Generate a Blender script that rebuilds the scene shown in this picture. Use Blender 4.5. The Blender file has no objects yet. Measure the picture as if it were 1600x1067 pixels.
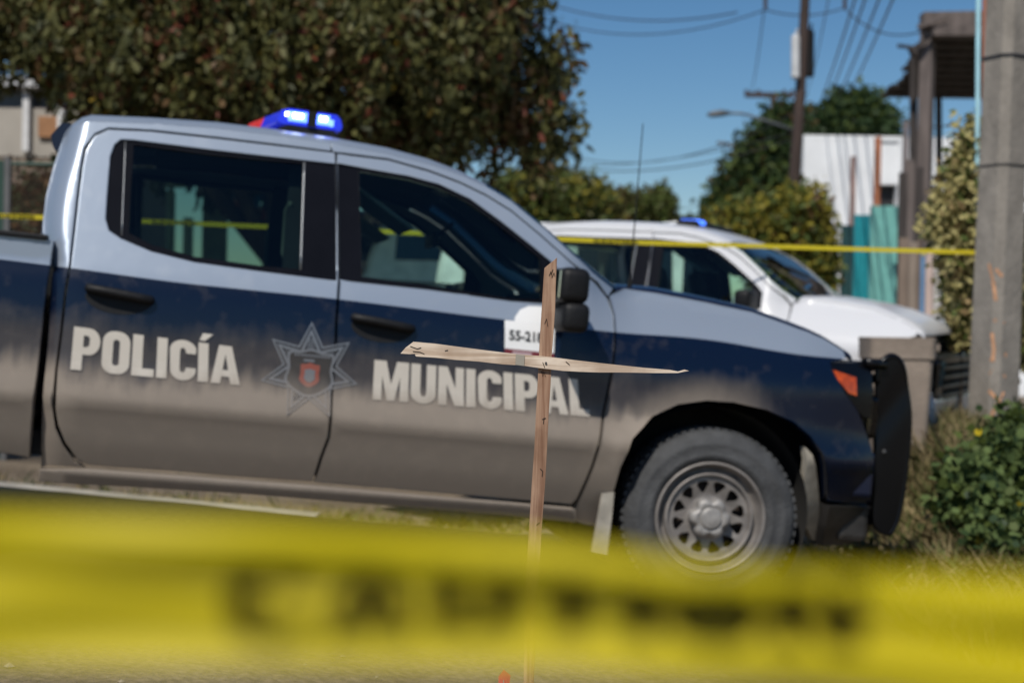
import bpy, bmesh, math, random
import numpy as np
from mathutils import Vector, Matrix
from mathutils.geometry import delaunay_2d_cdt
random.seed(7)
rng = np.random.default_rng(11)
R = math.radians
C = bpy.context.scene.collection
sc = bpy.context.scene

# ------------------------------------------------------------------ camera, sky, sun, exposure
F = 2222.2                                   # focal length in photo pixels (50 mm, 36 mm sensor, 1600 px)
CAM = Vector((0.0, 0.0, 1.2))
CROT = Matrix.Rotation(R(90 - 0.6), 3, 'X') @ Matrix.Rotation(R(1.0), 3, 'Z')
cam_d = bpy.data.cameras.new('camera')
cam_d.lens = 50; cam_d.sensor_width = 36; cam_d.clip_end = 2000; cam_d.clip_start = 0.05
cam_d.dof.use_dof = True; cam_d.dof.focus_distance = 3.15; cam_d.dof.aperture_fstop = 3.0
cam = bpy.data.objects.new('camera', cam_d); C.objects.link(cam)
cam.matrix_world = Matrix.Translation(CAM) @ CROT.to_4x4()
sc.camera = cam

SUN_ELEV, SUN_AZ = 50.0, 201.0               # azimuth the light comes FROM, measured from +Y clockwise
w = bpy.data.worlds.new('World'); sc.world = w; w.use_nodes = True
nt = w.node_tree; bg = nt.nodes['Background']
sky = nt.nodes.new('ShaderNodeTexSky'); sky.sky_type = 'NISHITA'; sky.sun_disc = False
sky.sun_elevation = R(SUN_ELEV); sky.sun_rotation = R(SUN_AZ)
sky.air_density = 1.0; sky.dust_density = 0.1; sky.ozone_density = 3.2; sky.altitude = 0
hs_ = nt.nodes.new('ShaderNodeHueSaturation'); hs_.inputs['Saturation'].default_value = 1.25
nt.links.new(sky.outputs[0], hs_.inputs['Color']); nt.links.new(hs_.outputs[0], bg.inputs[0]); bg.inputs[1].default_value = 0.085
sd = bpy.data.lights.new('sun', 'SUN'); sd.energy = 4.6; sd.angle = R(0.5); sd.color = (1.0, 0.95, 0.87)
so = bpy.data.objects.new('sun', sd); C.objects.link(so)
a = R(SUN_AZ); e = R(SUN_ELEV)
to_sun = Vector((math.sin(a)*math.cos(e), math.cos(a)*math.cos(e), math.sin(e)))
so.rotation_euler = to_sun.to_track_quat('Z', 'Y').to_euler()
so.location = (-3, -10, 12)
sc.view_settings.view_transform = 'Standard'; sc.view_settings.look = 'None'
sc.view_settings.exposure = -0.18; sc.view_settings.gamma = 1

def at(px, py, D):
    """world point seen at a photo pixel, D metres in front of the lens"""
    v = Vector(((px-800)/F, -(py-533.5)/F, -1.0)) * D
    return CAM + CROT @ v

# ------------------------------------------------------------------ terrain: a street that falls to the right
PSI = R(13.0); THETA = R(4.7)
hub = at(1104, 809, 6.46)
fwd = Vector((math.cos(PSI)*math.cos(THETA), math.sin(PSI)*math.cos(THETA), -math.sin(THETA)))
lat = Vector((-math.sin(PSI), math.cos(PSI), 0))
up = fwd.cross(lat)
TM = Matrix((( fwd.x, lat.x, up.x), (fwd.y, lat.y, up.y), (fwd.z, lat.z, up.z)))
ORI = hub - TM @ Vector((0, 0.04, 0.40))
def ss(a, b, x):
    t = min(1, max(0, (x-a)/(b-a))); return t*t*(3-2*t)
def ground_z(x, y, bumps=True):
    xc = max(-9, min(7, x)); yc = max(-6, min(12, y))
    dx, dy = xc-ORI.x, yc-ORI.y
    # solve plane height
    z = ORI.z + (-up.x*dx - up.y*dy)/up.z
    if y > 8.3: z += (-.165+.265*ss(-.6, 2.2, x))*(min(y, 14 if x > .8 else 11)-8.3)
    z += 0.64*ss(1.5, 3.0, x)*ss(5.4, 9.2, y)*(1-ss(9.9, 10.9, y))
    if bumps and y < 30:
        z += 0.006*math.sin(x*3.1+y*1.7)*math.sin(y*2.3-x)+0.004*math.sin(x*9.1)*math.sin(y*8.3)
    return z

# ------------------------------------------------------------------ object helpers
def link(o, parent=None):
    C.objects.link(o)
    if parent is not None: o.parent = parent
    return o
def tag(o, label=None, cat=None, group=None, kind=None):
    if label: o['label'] = label
    if cat: o['category'] = cat
    if group: o['group'] = group
    if kind: o['kind'] = kind
    return o
def empty(name, loc=(0,0,0), rot=None):
    o = bpy.data.objects.new(name, None); C.objects.link(o)
    o.empty_display_size = 0.2
    if rot is not None: o.matrix_world = Matrix.Translation(Vector(loc)) @ rot.to_4x4()
    else: o.location = loc
    return o
def mobj(name, verts, faces, mat, parent=None, smooth=False, mats=None, midx=None):
    me = bpy.data.meshes.new(name)
    me.from_pydata([tuple(v) for v in verts], [], faces)
    for m in (mats or [mat]): me.materials.append(m)
    if midx is not None: me.polygons.foreach_set('material_index', midx)
    if smooth: me.polygons.foreach_set('use_smooth', [True]*len(me.polygons))
    me.update()
    return link(bpy.data.objects.new(name, me), parent)
class MB:
    """collects boxes, tubes and sheets into one mesh"""
    def __init__(s): s.v = []; s.f = []
    def add(s, vs, fs):
        n = len(s.v); s.v += [Vector(v) for v in vs]; s.f += [tuple(i+n for i in f) for f in fs]; return s
    def box(s, c, d, rot=None, bev=0.0):
        bm = bmesh.new(); bmesh.ops.create_cube(bm, size=1)
        for v in bm.verts: v.co = Vector((v.co.x*d[0], v.co.y*d[1], v.co.z*d[2]))
        if bev > 0: bmesh.ops.bevel(bm, geom=bm.edges[:], offset=bev, segments=(3 if bev > .03 else 2), affect='EDGES', profile=.5)
        bm.verts.ensure_lookup_table(); bm.verts.index_update()
        vs = [(rot @ v.co if rot else v.co) + Vector(c) for v in bm.verts]
        s.add(vs, [tuple(v.index for v in f.verts) for f in bm.faces]); bm.free(); return s
    def tube(s, pts, r, n=10, cap=True, sq=None):
        pts = [Vector(p) for p in pts]; rs = r if isinstance(r, (list, tuple)) else [r]*len(pts)
        rings = []; prev = None
        for i, p in enumerate(pts):
            t = (pts[min(i+1, len(pts)-1)] - pts[max(i-1, 0)]).normalized()
            ref = prev if prev is not None else (Vector((0,0,1)) if abs(t.z) < .9 else Vector((1,0,0)))
            b = (ref - t*ref.dot(t)).normalized(); prev = b; c2 = t.cross(b)
            rings.append([p + (b*math.cos(2*math.pi*k/n) + c2*math.sin(2*math.pi*k/n))*rs[i] for k in range(n)])
        vs = [v for rg in rings for v in rg]; fs = []
        for i in range(len(pts)-1):
            for k in range(n):
                fs.append((i*n+k, i*n+(k+1) % n, (i+1)*n+(k+1) % n, (i+1)*n+k))
        if cap: fs += [tuple(range(n))[::-1], tuple((len(pts)-1)*n+k for k in range(n))]
        return s.add(vs, fs)
    def prism(s, poly, depth, M):
        """2-D polygon (x,z) extruded along local y by depth, placed by function/matrix M"""
        n = len(poly)
        vs = [M @ Vector((x, 0, z)) for x, z in poly] + [M @ Vector((x, depth, z)) for x, z in poly]
        fs = [tuple(range(n)), tuple(range(2*n-1, n-1, -1))] + [(i, i+n, (i+1) % n+n, (i+1) % n) for i in range(n)]
        return s.add(vs, fs)
    def build(s, name, mat, parent=None, smooth=False, auto=None):
        o = mobj(name, s.v, s.f, mat, parent, smooth or auto is not None)
        bm = bmesh.new(); bm.from_mesh(o.data); bmesh.ops.recalc_face_normals(bm, faces=bm.faces); bm.to_mesh(o.data); bm.free()
        if auto is not None:
            o.data.set_sharp_from_angle(angle=R(auto))
        return o
def lathe(prof, n, axis='y', c=(0,0,0)):
    """prof: list of (radius, axial)"""
    vs = []; fs = []
    for r, a_ in prof:
        for k in range(n):
            t = 2*math.pi*k/n
            vs.append((c[0]+r*math.cos(t), c[1]+a_, c[2]+r*math.sin(t)))
    for i in range(len(prof)-1):
        for k in range(n):
            fs.append((i*n+k, i*n+(k+1) % n, (i+1)*n+(k+1) % n, (i+1)*n+k))
    return vs, fs

# ------------------------------------------------------------------ materials
def new_mat(name):
    m = bpy.data.materials.new(name); m.use_nodes = True
    return m, m.node_tree, m.node_tree.nodes['Principled BSDF']
def pm(name, col, rough=.6, metal=0, var=.15, scale=6, bump=0, bscale=40, coat=0, spec=None, emit=None, estr=0, stretch=None):
    m, t, b = new_mat(name); N = t.nodes; L = t.links
    tc = N.new('ShaderNodeTexCoord'); src = tc.outputs['Object']
    if stretch:
        mp = N.new('ShaderNodeMapping'); mp.inputs['Scale'].default_value = stretch; L.new(src, mp.inputs[0]); src = mp.outputs[0]
    nz = N.new('ShaderNodeTexNoise'); nz.inputs['Scale'].default_value = scale; nz.inputs['Detail'].default_value = 6
    L.new(src, nz.inputs['Vector'])
    mx = N.new('ShaderNodeMix'); mx.data_type = 'RGBA'
    mx.inputs[6].default_value = tuple(c*(1-var) for c in col)+(1,)
    mx.inputs[7].default_value = tuple(min(1, c*(1+var)) for c in col)+(1,)
    mr = N.new('ShaderNodeMapRange'); mr.inputs[1].default_value = .3; mr.inputs[2].default_value = .7
    L.new(nz.outputs[0], mr.inputs[0]); L.new(mr.outputs[0], mx.inputs[0]); L.new(mx.outputs[2], b.inputs['Base Color'])
    b.inputs['Roughness'].default_value = rough; b.inputs['Metallic'].default_value = metal
    b.inputs['Coat Weight'].default_value = coat
    if spec is not None: b.inputs['Specular IOR Level'].default_value = spec
    if bump:
        n2 = N.new('ShaderNodeTexNoise'); n2.inputs['Scale'].default_value = bscale; n2.inputs['Detail'].default_value = 5
        L.new(src, n2.inputs['Vector'])
        bp = N.new('ShaderNodeBump'); bp.inputs['Strength'].default_value = bump; bp.inputs['Distance'].default_value = .02
        L.new(n2.outputs[0], bp.inputs['Height']); L.new(bp.outputs[0], b.inputs['Normal'])
    if emit: b.inputs['Emission Color'].default_value = emit+(1,); b.inputs['Emission Strength'].default_value = estr
    return m
def glass_mat(name, tint, refl=1.0):
    m = bpy.data.materials.new(name); m.use_nodes = True; t = m.node_tree; N = t.nodes; L = t.links
    N.remove(N['Principled BSDF']); out = N['Material Output']
    tr = N.new('ShaderNodeBsdfTransparent'); tr.inputs[0].default_value = tint+(1,)
    gl = N.new('ShaderNodeBsdfGlossy'); gl.inputs['Roughness'].default_value = .02; gl.inputs[0].default_value = (refl, refl, refl, 1)
    fr = N.new('ShaderNodeFresnel'); fr.inputs[0].default_value = 1.5
    mx = N.new('ShaderNodeMixShader'); L.new(fr.outputs[0], mx.inputs[0]); L.new(tr.outputs[0], mx.inputs[1]); L.new(gl.outputs[0], mx.inputs[2])
    L.new(mx.outputs[0], out.inputs[0]); return m
def leaf_mat(name, c1, c2, trans=.25, rough=.6):
    m, t, b = new_mat(name); N = t.nodes; L = t.links
    tc = N.new('ShaderNodeTexCoord')
    nz = N.new('ShaderNodeTexNoise'); nz.inputs['Scale'].default_value = 3.0; nz.inputs['Detail'].default_value = 4
    L.new(tc.outputs['Object'], nz.inputs['Vector'])
    gi = N.new('ShaderNodeNewGeometry')
    ad = N.new('ShaderNodeMath'); ad.operation = 'MULTIPLY_ADD'; ad.inputs[1].default_value = .5
    L.new(gi.outputs['Random Per Island'], ad.inputs[0])
    mr = N.new('ShaderNodeMapRange'); mr.inputs[1].default_value = .3; mr.inputs[2].default_value = .7; mr.inputs[4].default_value = .5
    L.new(nz.outputs[0], mr.inputs[0]); L.new(mr.outputs[0], ad.inputs[2])
    mx = N.new('ShaderNodeMix'); mx.data_type = 'RGBA'; mx.inputs[6].default_value = c1+(1,); mx.inputs[7].default_value = c2+(1,)
    L.new(ad.outputs[0], mx.inputs[0]); L.new(mx.outputs[2], b.inputs['Base Color'])
    b.inputs['Roughness'].default_value = rough; b.inputs['Specular IOR Level'].default_value = .3
    tl = N.new('ShaderNodeBsdfTranslucent'); L.new(mx.outputs[2], tl.inputs[0])
    ms = N.new('ShaderNodeMixShader'); ms.inputs[0].default_value = trans
    L.new(b.outputs[0], ms.inputs[1]); L.new(tl.outputs[0], ms.inputs[2]); L.new(ms.outputs[0], N['Material Output'].inputs[0])
    return m

BLACKP = pm('black_plastic', (.008,.008,.009), .55, var=.3, bump=.1, spec=.25)
BLACKG = pm('black_gloss_paint', (.003,.003,.004), .3, spec=.3)
RUBBER = pm('seal_rubber', (.006,.006,.008), .22, spec=.15)
GLASS = glass_mat('green_tinted_glass', (.66,.82,.74), .7)
GLASSD = glass_mat('privacy_glass', (.44,.56,.50), .7)
INTER = pm('cabin_cloth', (.032,.036,.042), .9, var=.3)
INTERG = pm('cabin_light_lining', (.16,.19,.18), .9)
CHASSIS = pm('chassis_black', (.012,.011,.010), .9)

# ------------------------------------------------------------------ the pickup's body surface (local: x forward, y away from near side, z up; origin under the front axle)
W = 2.04
PROF = [(.30,.175),(.38,.125),(.45,.083),(.52,.047),(.60,.014),(.655,-.009),(.685,-.023),(.705,-.027),(.735,-.023),(.80,-.006),(.85,.001),(.92,.003),(1.0,.004),(1.1,.012),(1.18,.024),(1.24,.042)]
PZ = np.array([p[0] for p in PROF]); PY = np.array([p[1] for p in PROF])
def prof(z):
    if z <= PZ[0]: return PY[0] + (PZ[0]-z)*.5
    if z >= PZ[-1]: return PY[-1] + (z-PZ[-1])*.36
    i = int(np.searchsorted(PZ, z)) - 1; i = max(0, min(len(PZ)-2, i))
    h = PZ[i+1]-PZ[i]; t = (z-PZ[i])/h
    d = np.gradient(PY, PZ)
    return float((2*t**3-3*t*t+1)*PY[i]+(t**3-2*t*t+t)*h*d[i]+(-2*t**3+3*t*t)*PY[i+1]+(t**3-t*t)*h*d[i+1])
REAR = []                       # (z, x) cab rear edge, filled below
def s(x, z):
    y = prof(z)
    if x > -.75 and z > 1.02:
        wf = ss(-.75, -.35, x); y += wf*1.6*(min(z, 1.36)-1.02)**2
    if x > .35: y += .55*(x-.35)**2
    if z < .8 and -.55 < x < .75:      # flared wheel arch
        d = math.hypot(x, z-.40); y -= .022*ss(.62, .50, d)
    if REAR and x < -2.4:
        xr = float(np.interp(z, [r[0] for r in REAR], [r[1] for r in REAR]))
        if x > xr - .02:
            u = min(1, max(0, (xr + .095 - x)/.095)); y += .125*u*u*(1 if z > 1.22 else .35)
    return y
TMI = TM.transposed()
def U(px, py, off=0.0):
    """photo pixel -> (x, z) on the near side of the police pickup"""
    o = TMI @ (CAM - ORI); d = TMI @ (at(px, py, 1.0) - CAM)
    y = 0
    for _ in range(14):
        t = (y + off - o.y)/d.y; p = o + d*t; y = .5*y + .5*s(p.x, p.z)
    t = (y + off - o.y)/d.y; p = o + d*t
    return (p.x, p.z)
def UL(pts): return [U(*p) for p in pts]
REAR_px = [(98,212),(81,261),(69,309),(62,369),(69,392),(78,418),(71,560),(62,745)]
REAR_raw = sorted((q[1], q[0]) for q in [U(*p) for p in REAR_px])
zz_ = np.linspace(REAR_raw[0][0]-.2, REAR_raw[-1][0]+.2, 90); xx_ = np.interp(zz_, [r[0] for r in REAR_raw], [r[1] for r in REAR_raw])
for _ in range(30): xx_[1:-1] = .25*xx_[:-2]+.5*xx_[1:-1]+.25*xx_[2:]
REAR[:] = list(zip(zz_.tolist(), xx_.tolist()))

def dense(poly, step=.08, closed=True):
    out = []
    n = len(poly)
    for i in range(n if closed else n-1):
        a_, b_ = Vector(poly[i]), Vector(poly[(i+1) % n]); k = max(1, int((b_-a_).length/step))
        out += [tuple(a_.lerp(b_, j/k)) for j in range(k)]
    if not closed: out.append(tuple(poly[-1]))
    return out
def spline(pts, n=5, closed=True):
    P = [Vector(p) for p in pts]; m = len(P); out = []
    rngi = range(m) if closed else range(m-1)
    for i in rngi:
        if closed: a_, b_, c_, d_ = P[i-1], P[i], P[(i+1) % m], P[(i+2) % m]
        else: a_, b_, c_, d_ = P[max(0,i-1)], P[i], P[i+1], P[min(m-1,i+2)]
        for j in range(n):
            t = j/n
            out.append(tuple(.5*((2*b_)+(c_-a_)*t+(2*a_-5*b_+4*c_-d_)*t*t+(3*b_-a_-3*c_+d_)*t**3)))
    if not closed: out.append(tuple(P[-1]))
    return out
def area(p): return .5*sum(p[i][0]*p[(i+1) % len(p)][1]-p[(i+1) % len(p)][0]*p[i][1] for i in range(len(p)))
def inset(p, d):
    n = len(p); sg = 1 if area(p) > 0 else -1; out = []
    for i in range(n):
        a_, b_, c_ = Vector(p[i-1]), Vector(p[i]), Vector(p[(i+1) % n])
        e1 = (b_-a_).normalized(); e2 = (c_-b_).normalized()
        nn = Vector((-(e1.y+e2.y), e1.x+e2.x))
        if nn.length < 1e-6: nn = Vector((-e1.y, e1.x))
        out.append(tuple(b_ + nn.normalized()*d*sg))
    return out
def inside(pt, poly):
    x, y = pt; c = False; j = len(poly)-1
    for i in range(len(poly)):
        xi, yi = poly[i]; xj, yj = poly[j]
        if (yi > y) != (yj > y) and x < (xj-xi)*(y-yi)/(yj-yi)+xi: c = not c
        j = i
    return c
def panel(name, outline, mat, parent, hole=None, off=0.0, gx=.12, gz=.03, rim=.03, edge=.005, surf=s, sides=(0, 1), label=None):
    """a sheet-metal panel on the body surface: rolled edge, returned rim; built for the near and the far side"""
    outline = dense(outline, .05); hole = dense(hole, .05) if hole else None
    loops = [(outline, True)] + ([(hole, False)] if hole else [])
    pts = []; edges = []; lv = []
    for lp, outer in loops:
        n0 = len(pts); pts += [Vector(p) for p in lp]; n = len(lp)
        edges += [(n0+i, n0+(i+1) % n) for i in range(n)]; lv.append((n0, n, outer))
        ins = inset(lp, edge if outer else -edge)
        n1 = len(pts); pts += [Vector(p) for p in ins]; edges += [(n1+i, n1+(i+1) % n) for i in range(n)]
    nb = len(pts)
    xs = [p[0] for p in outline]; zs = [p[1] for p in outline]
    x = math.floor(min(xs)/gx)*gx
    while x < max(xs):
        z = math.floor(min(zs)/gz)*gz
        while z < max(zs):
            q = (x+.0013, z+.0017)
            if inside(q, outline) and not (hole and inside(q, hole)):
                if min(abs(q[0]-p.x)+abs(q[1]-p.y) for p in pts[:nb]) > .012: pts.append(Vector(q))
            z += gz
        x += gx
    V, E, Fc, ov, oe, of = delaunay_2d_cdt(pts, edges, [], 0, 1e-5)
    onb = {}
    bset = set()
    for i, src in enumerate(ov):
        for k in src:
            onb[k] = i
    out_n = {}
    for n0, n, outer in lv:
        lp = [pts[n0+i] for i in range(n)]; sg = (1 if area([tuple(q) for q in lp]) > 0 else -1)*(1 if outer else -1)
        for i in range(n):
            bset.add(onb[n0+i]); e_ = (lp[(i+1) % n]-lp[i-1])
            if e_.length > 1e-9: e_.normalize(); out_n[onb[n0+i]] = Vector((e_.y*sg, 0, -e_.x*sg))
    V3 = []
    for i, p in enumerate(V):
        V3.append(Vector((p.x, surf(p.x, p.y) + off + (edge*.8 if i in bset else 0), p.y)))
    faces = []
    for f in Fc:
        c = sum((V[i] for i in f), Vector((0, 0)))/len(f)
        if inside(c, outline) and not (hole and inside(c, hole)):
            pa = .5*((V[f[1]]-V[f[0]]).cross(V[f[2]]-V[f[0]]))
            faces.append(tuple(f) if pa > 0 else tuple(reversed(f)))
    # faces wind counter-clockwise in (x,z) => normal = -y (towards the near side): right
    for n0, n, outer in lv:
        ring = [onb[n0+i] for i in range(n)]; b0 = len(V3)
        for i in ring: V3.append(V3[i] + Vector((0, rim, 0)))
        for i in range(n):
            j = (i+1) % n; faces.append((ring[i], ring[j], b0+j, b0+i))
    me = bpy.data.meshes.new(name); me.from_pydata([tuple(v) for v in V3], [], faces)
    me.materials.append(mat); me.polygons.foreach_set('use_smooth', [True]*len(me.polygons)); me.update()
    nv = []
    for i, p in enumerate(V):
        h = .012; dx = (surf(p.x+h, p.y)-surf(p.x-h, p.y))/(2*h); dz = (surf(p.x, p.y+h)-surf(p.x, p.y-h))/(2*h)
        nn_ = Vector((dx, -1, dz)).normalized()
        if i in bset and edge > .003: nn_ = (nn_ + out_n[i]*.6).normalized() if i in out_n else nn_
        nv.append(nn_)
    ln = []; nF = len(V)
    for pl in me.polygons:
        rimf = any(vi >= nF for vi in pl.vertices)
        for vi in pl.vertices: ln.append(tuple(pl.normal) if rimf else tuple(nv[vi]))
    me.normals_split_custom_set(ln)
    res = []
    for sd_ in sides:
        o = link(bpy.data.objects.new(name, me), parent)
        if sd_: o.scale = (1, -1, 1); o.location = (0, W, 0)
        if label and not sd_: o['label'] = label
        res.append(o)
    return res
def mirror(o, parent=None):
    c = o.copy(); C.objects.link(c); c.scale = (1, -1, 1); c.location = (0, W, 0); c.parent = parent or o.parent; return c

# ---- outlines measured on the side view
door_r_rear = [(111,418),(118,359),(124,305),(130,258),(135,234),(148,213),(169,203)]
drip_r = [(169,203),(236,206),(337,217),(430,228),(520,239)]
drip_f = [(520,239),(607,250),(671,268),(719,286),(760,306),(799,330),(846,369),(894,412),(930,440)]
rear_door = UL([(523,239),(527,340),(528,443),(524,500),(522,557),(516,620),(512,683),(500,715),(488,752),(380,745),(276,736),(190,730),(138,726),(120,716),(102,691),(91,664),(87,640),(88,610),(90,577),(98,518),(104,459)] + door_r_rear[:-1] + drip_r[:-1])
front_door = UL([(526,240),(530,340),(531,443),(527,500),(525,557),(519,620),(515,683),(503,715),(491,753),(600,762),(700,771),(800,780),(893,788),(901,780),(924,729),(942,642),(954,585),(960,519),(958,492),(949,466),(930,442)] + list(reversed(drip_f[1:-1])))
win_r = UL([(526,256),(479,251),(337,235),(209,219),(189,218),(179,226),(172,245),(167,309),(165,342),(170,360),(189,373),(236,393),(304,410),(405,424),(526,439)])
win_f = UL([(528,255),(576,264),(639,275),(687,288),(735,311),(783,346),(831,384),(860,408),(878,428),(880,470),(846,473),(799,470),(735,461),(671,452),(576,442),(530,437)])
gl_r = UL([(474,256),(337,243),(209,226),(204,300),(201,364),(236,382),(304,401),(405,415),(470,421)])
gl_f = UL([(561,268),(639,281),(687,295),(729,315),(767,342),(815,380),(845,405),(846,468),(799,466),(671,446),(566,432)])
quarter = UL([(84,419),(73,391),(64,369),(71,309),(83,261),(99,214),(110,203),(125,193),(140,189),(236,193),(337,200),(430,211),(517,223)]) + UL([(517,236),(430,225),(337,214),(236,203),(169,200),(148,209),(131,231),(126,258),(120,305),(114,359),(107,418),(100,459),(94,518),(86,577),(83,610),(82,640),(86,668),(98,695),(116,722),(134,730),(75,726),(64,730),(72,560)])
rail_top = [(517,223),(541,228),(607,240),(671,256),(719,272),(760,291),(799,314),(846,353),(894,396),(926,425),(958,451)]
arail = UL(rail_top + [(950,463),(934,440)] + [(x-0, y-2) for x, y in reversed(drip_f)])
split_px = [(-60,398),(0,405),(112,419),(276,441),(400,454),(524,467),(785,499),(961,519),(1100,530),(1250,554),(1321,561)]
SPLIT = [U(*p) for p in split_px]
fender = UL([(962,519),(957,585),(945,642),(927,729),(904,782),(893,812),(915,820),(940,822),(957,775),(970,730),(989,685),(1019,651),(1060,632),(1105,626),(1150,629),(1199,640),(1240,659),(1266,681),(1285,707),(1292,745),(1294,782),(1330,786),(1361,786),(1366,740),(1362,700),(1352,670),(1340,640),(1322,615),(1300,578),(1298,566),(1322,560),(1318,548),(1288,529),(1250,514),(1175,487),(1100,471),(1025,457),(976,450),(952,462),(960,492)])
rocker_o = UL([(64,731),(138,731),(276,741),(380,749),(488,757),(600,767),(700,776),(800,784),(892,792),(893,813),(800,803),(600,786),(380,768),(200,757),(75,750),(62,750)])
xb = U(58, 560)[0]; zb = U(20, 369)[1]
for nm, pp in (('cab rear', (62,745)), ('roof', (300,197)), ('rocker bottom', (400,770)), ('belt', (400,424)), ('hood front', (1340,546)), ('bumper front', (1364,790)), ('split0', (0,405)), ('bedtop', (20,369)), ('wheel ctr', (1104,810))):
    print('CHECK', nm, [round(v, 3) for v in U(*pp)])

def paint_mat(name, upper, lower, dust, amount=1.0, metal=.35, has_split=True, curve=None):
    m, t, b = new_mat(name); N = t.nodes; L = t.links
    tc = N.new('ShaderNodeTexCoord'); sp = N.new('ShaderNodeSeparateXYZ'); L.new(tc.outputs['Object'], sp.inputs[0])
    def math_(op, a_, b_=None, c_=None):
        n = N.new('ShaderNodeMath'); n.operation = op
        for i, v in enumerate((a_, b_, c_)):
            if v is None: continue
            if isinstance(v, (int, float)): n.inputs[i].default_value = v
            else: L.new(v, n.inputs[i])
        return n.outputs[0]
    def mr(v, a_, b_, c_=0, d_=1, sm=True):
        n = N.new('ShaderNodeMapRange'); n.inputs[1].default_value = a_; n.inputs[2].default_value = b_; n.inputs[3].default_value = c_; n.inputs[4].default_value = d_
        if sm: n.interpolation_type = 'SMOOTHSTEP'
        L.new(v, n.inputs[0]); return n.outputs[0]
    X, Z = sp.outputs[0], sp.outputs[2]
    if has_split:
        fc = N.new('ShaderNodeFloatCurve'); cv = fc.mapping.curves[0]
        pts = [((x+5)/7, z/2) for x, z in SPLIT]
        cv.points[0].location = (0, pts[0][1]); cv.points[1].location = (1, pts[-1][1])
        for p in pts: cv.points.new(*p)
        fc.mapping.update()
        L.new(math_('DIVIDE', math_('ADD', X, 5), 7), fc.inputs['Value'])
        msk = mr(math_('SUBTRACT', Z, math_('MULTIPLY', fc.outputs[0], 2)), -.0015, .0015)
        base = N.new('ShaderNodeMix'); base.data_type = 'RGBA'
        base.inputs[6].default_value = lower+(1,); base.inputs[7].default_value = upper+(1,); L.new(msk, base.inputs[0]); bc = base.outputs[2]
        L.new(math_('MULTIPLY', msk, metal), b.inputs['Metallic'])
        rb = mr(msk, 0, 1, .25, .36, False)
    else:
        rgb = N.new('ShaderNodeRGB'); rgb.outputs[0].default_value = upper+(1,); bc = rgb.outputs[0]; rb = .3
        b.inputs['Metallic'].default_value = metal
    nz = N.new('ShaderNodeTexNoise'); nz.inputs['Scale'].default_value = 2.2; nz.inputs['Detail'].default_value = 8; L.new(tc.outputs['Object'], nz.inputs[0])
    mp = N.new('ShaderNodeMapping'); mp.inputs['Scale'].default_value = (22, 22, 2.2); L.new(tc.outputs['Object'], mp.inputs[0])
    st = N.new('ShaderNodeTexNoise'); st.inputs['Scale'].default_value = 1; st.inputs['Detail'].default_value = 5; L.new(mp.outputs[0], st.inputs[0])
    n3 = N.new('ShaderNodeTexNoise'); n3.inputs['Scale'].default_value = 14; n3.inputs['Detail'].default_value = 8; L.new(tc.outputs['Object'], n3.inputs[0])
    zz = math_('ADD', Z, math_('MULTIPLY', math_('SUBTRACT', nz.outputs[0], .5), .24))
    zz = math_('ADD', zz, math_('MULTIPLY', math_('SUBTRACT', st.outputs[0], .5), .13))
    zz = math_('ADD', zz, mr(X, .15, .75, 0, .9))                       # the nose stays clean
    d1 = mr(zz, 1.12, .90, 0, .20)
    d2 = mr(zz, .90, .77, 0, .68)
    rad = math_('SQRT', math_('ADD', math_('POWER', X, 2), math_('POWER', math_('SUBTRACT', Z, .40), 2)))
    d3 = math_('MULTIPLY', mr(rad, .68, .52, 0, .55), mr(math_('ADD', X, math_('MULTIPLY', nz.outputs[0], .3)), .50, .05))
    d = math_('ADD', math_('ADD', d1, d2), d3)
    d = math_('ADD', d, mr(n3.outputs[0], .45, .75, -.02, .05))
    d = math_('MINIMUM', math_('MULTIPLY', d, amount), .93)
    b.inputs['Specular IOR Level'].default_value = .3
    dm = N.new('ShaderNodeMix'); dm.data_type = 'RGBA'; L.new(d, dm.inputs[0]); L.new(bc, dm.inputs[6]); dm.inputs[7].default_value = dust+(1,)
    L.new(dm.outputs[2], b.inputs['Base Color'])
    rm = N.new('ShaderNodeMix'); rm.data_type = 'FLOAT'; L.new(mr(d, 0, .5, 0, 1, False), rm.inputs[0])
    if isinstance(rb, float): rm.inputs[2].default_value = rb
    else: L.new(rb, rm.inputs[2])
    rm.inputs[3].default_value = .8; L.new(rm.outputs[0], b.inputs['Roughness'])
    inv = math_('SUBTRACT', 1, math_('MINIMUM', math_('MULTIPLY', d, 1.6), 1))
    L.new(math_('MULTIPLY', inv, .35), b.inputs['Coat Weight']); b.inputs['Coat Roughness'].default_value = .12
    bp = N.new('ShaderNodeBump'); bp.inputs['Strength'].default_value = .04; bp.inputs['Distance'].default_value = .01
    L.new(n3.outputs[0], bp.inputs['Height']); L.new(bp.outputs[0], b.inputs['Normal'])
    return m
DUST = (.270, .227, .185)

def quad_strip(name, A, B, mat, parent, n2=1, smooth=True, thick=0):
    """loft between polylines A and B (same length)"""
    vs = []; m = len(A)
    for j in range(n2+1):
        for i in range(m): vs.append(Vector(A[i]).lerp(Vector(B[i]), j/n2))
    fs = [(j*m+i, j*m+i+1, (j+1)*m+i+1, (j+1)*m+i) for j in range(n2) for i in range(m-1)]
    return mobj(name, vs, fs, mat, parent, smooth)

def loft(name, rows, mat, parent, smooth=True, closed=False):
    m = len(rows[0]); vs = [v for r in rows for v in r]
    fs = [(j*m+i, j*m+(i+1) % m, (j+1)*m+(i+1) % m, (j+1)*m+i) for j in range(len(rows)-1) for i in range(m if closed else m-1)]
    o = mobj(name, vs, fs, mat, parent, smooth)
    bm = bmesh.new(); bm.from_mesh(o.data); bmesh.ops.recalc_face_normals(bm, faces=bm.faces); bm.to_mesh(o.data); bm.free()
    return o

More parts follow.
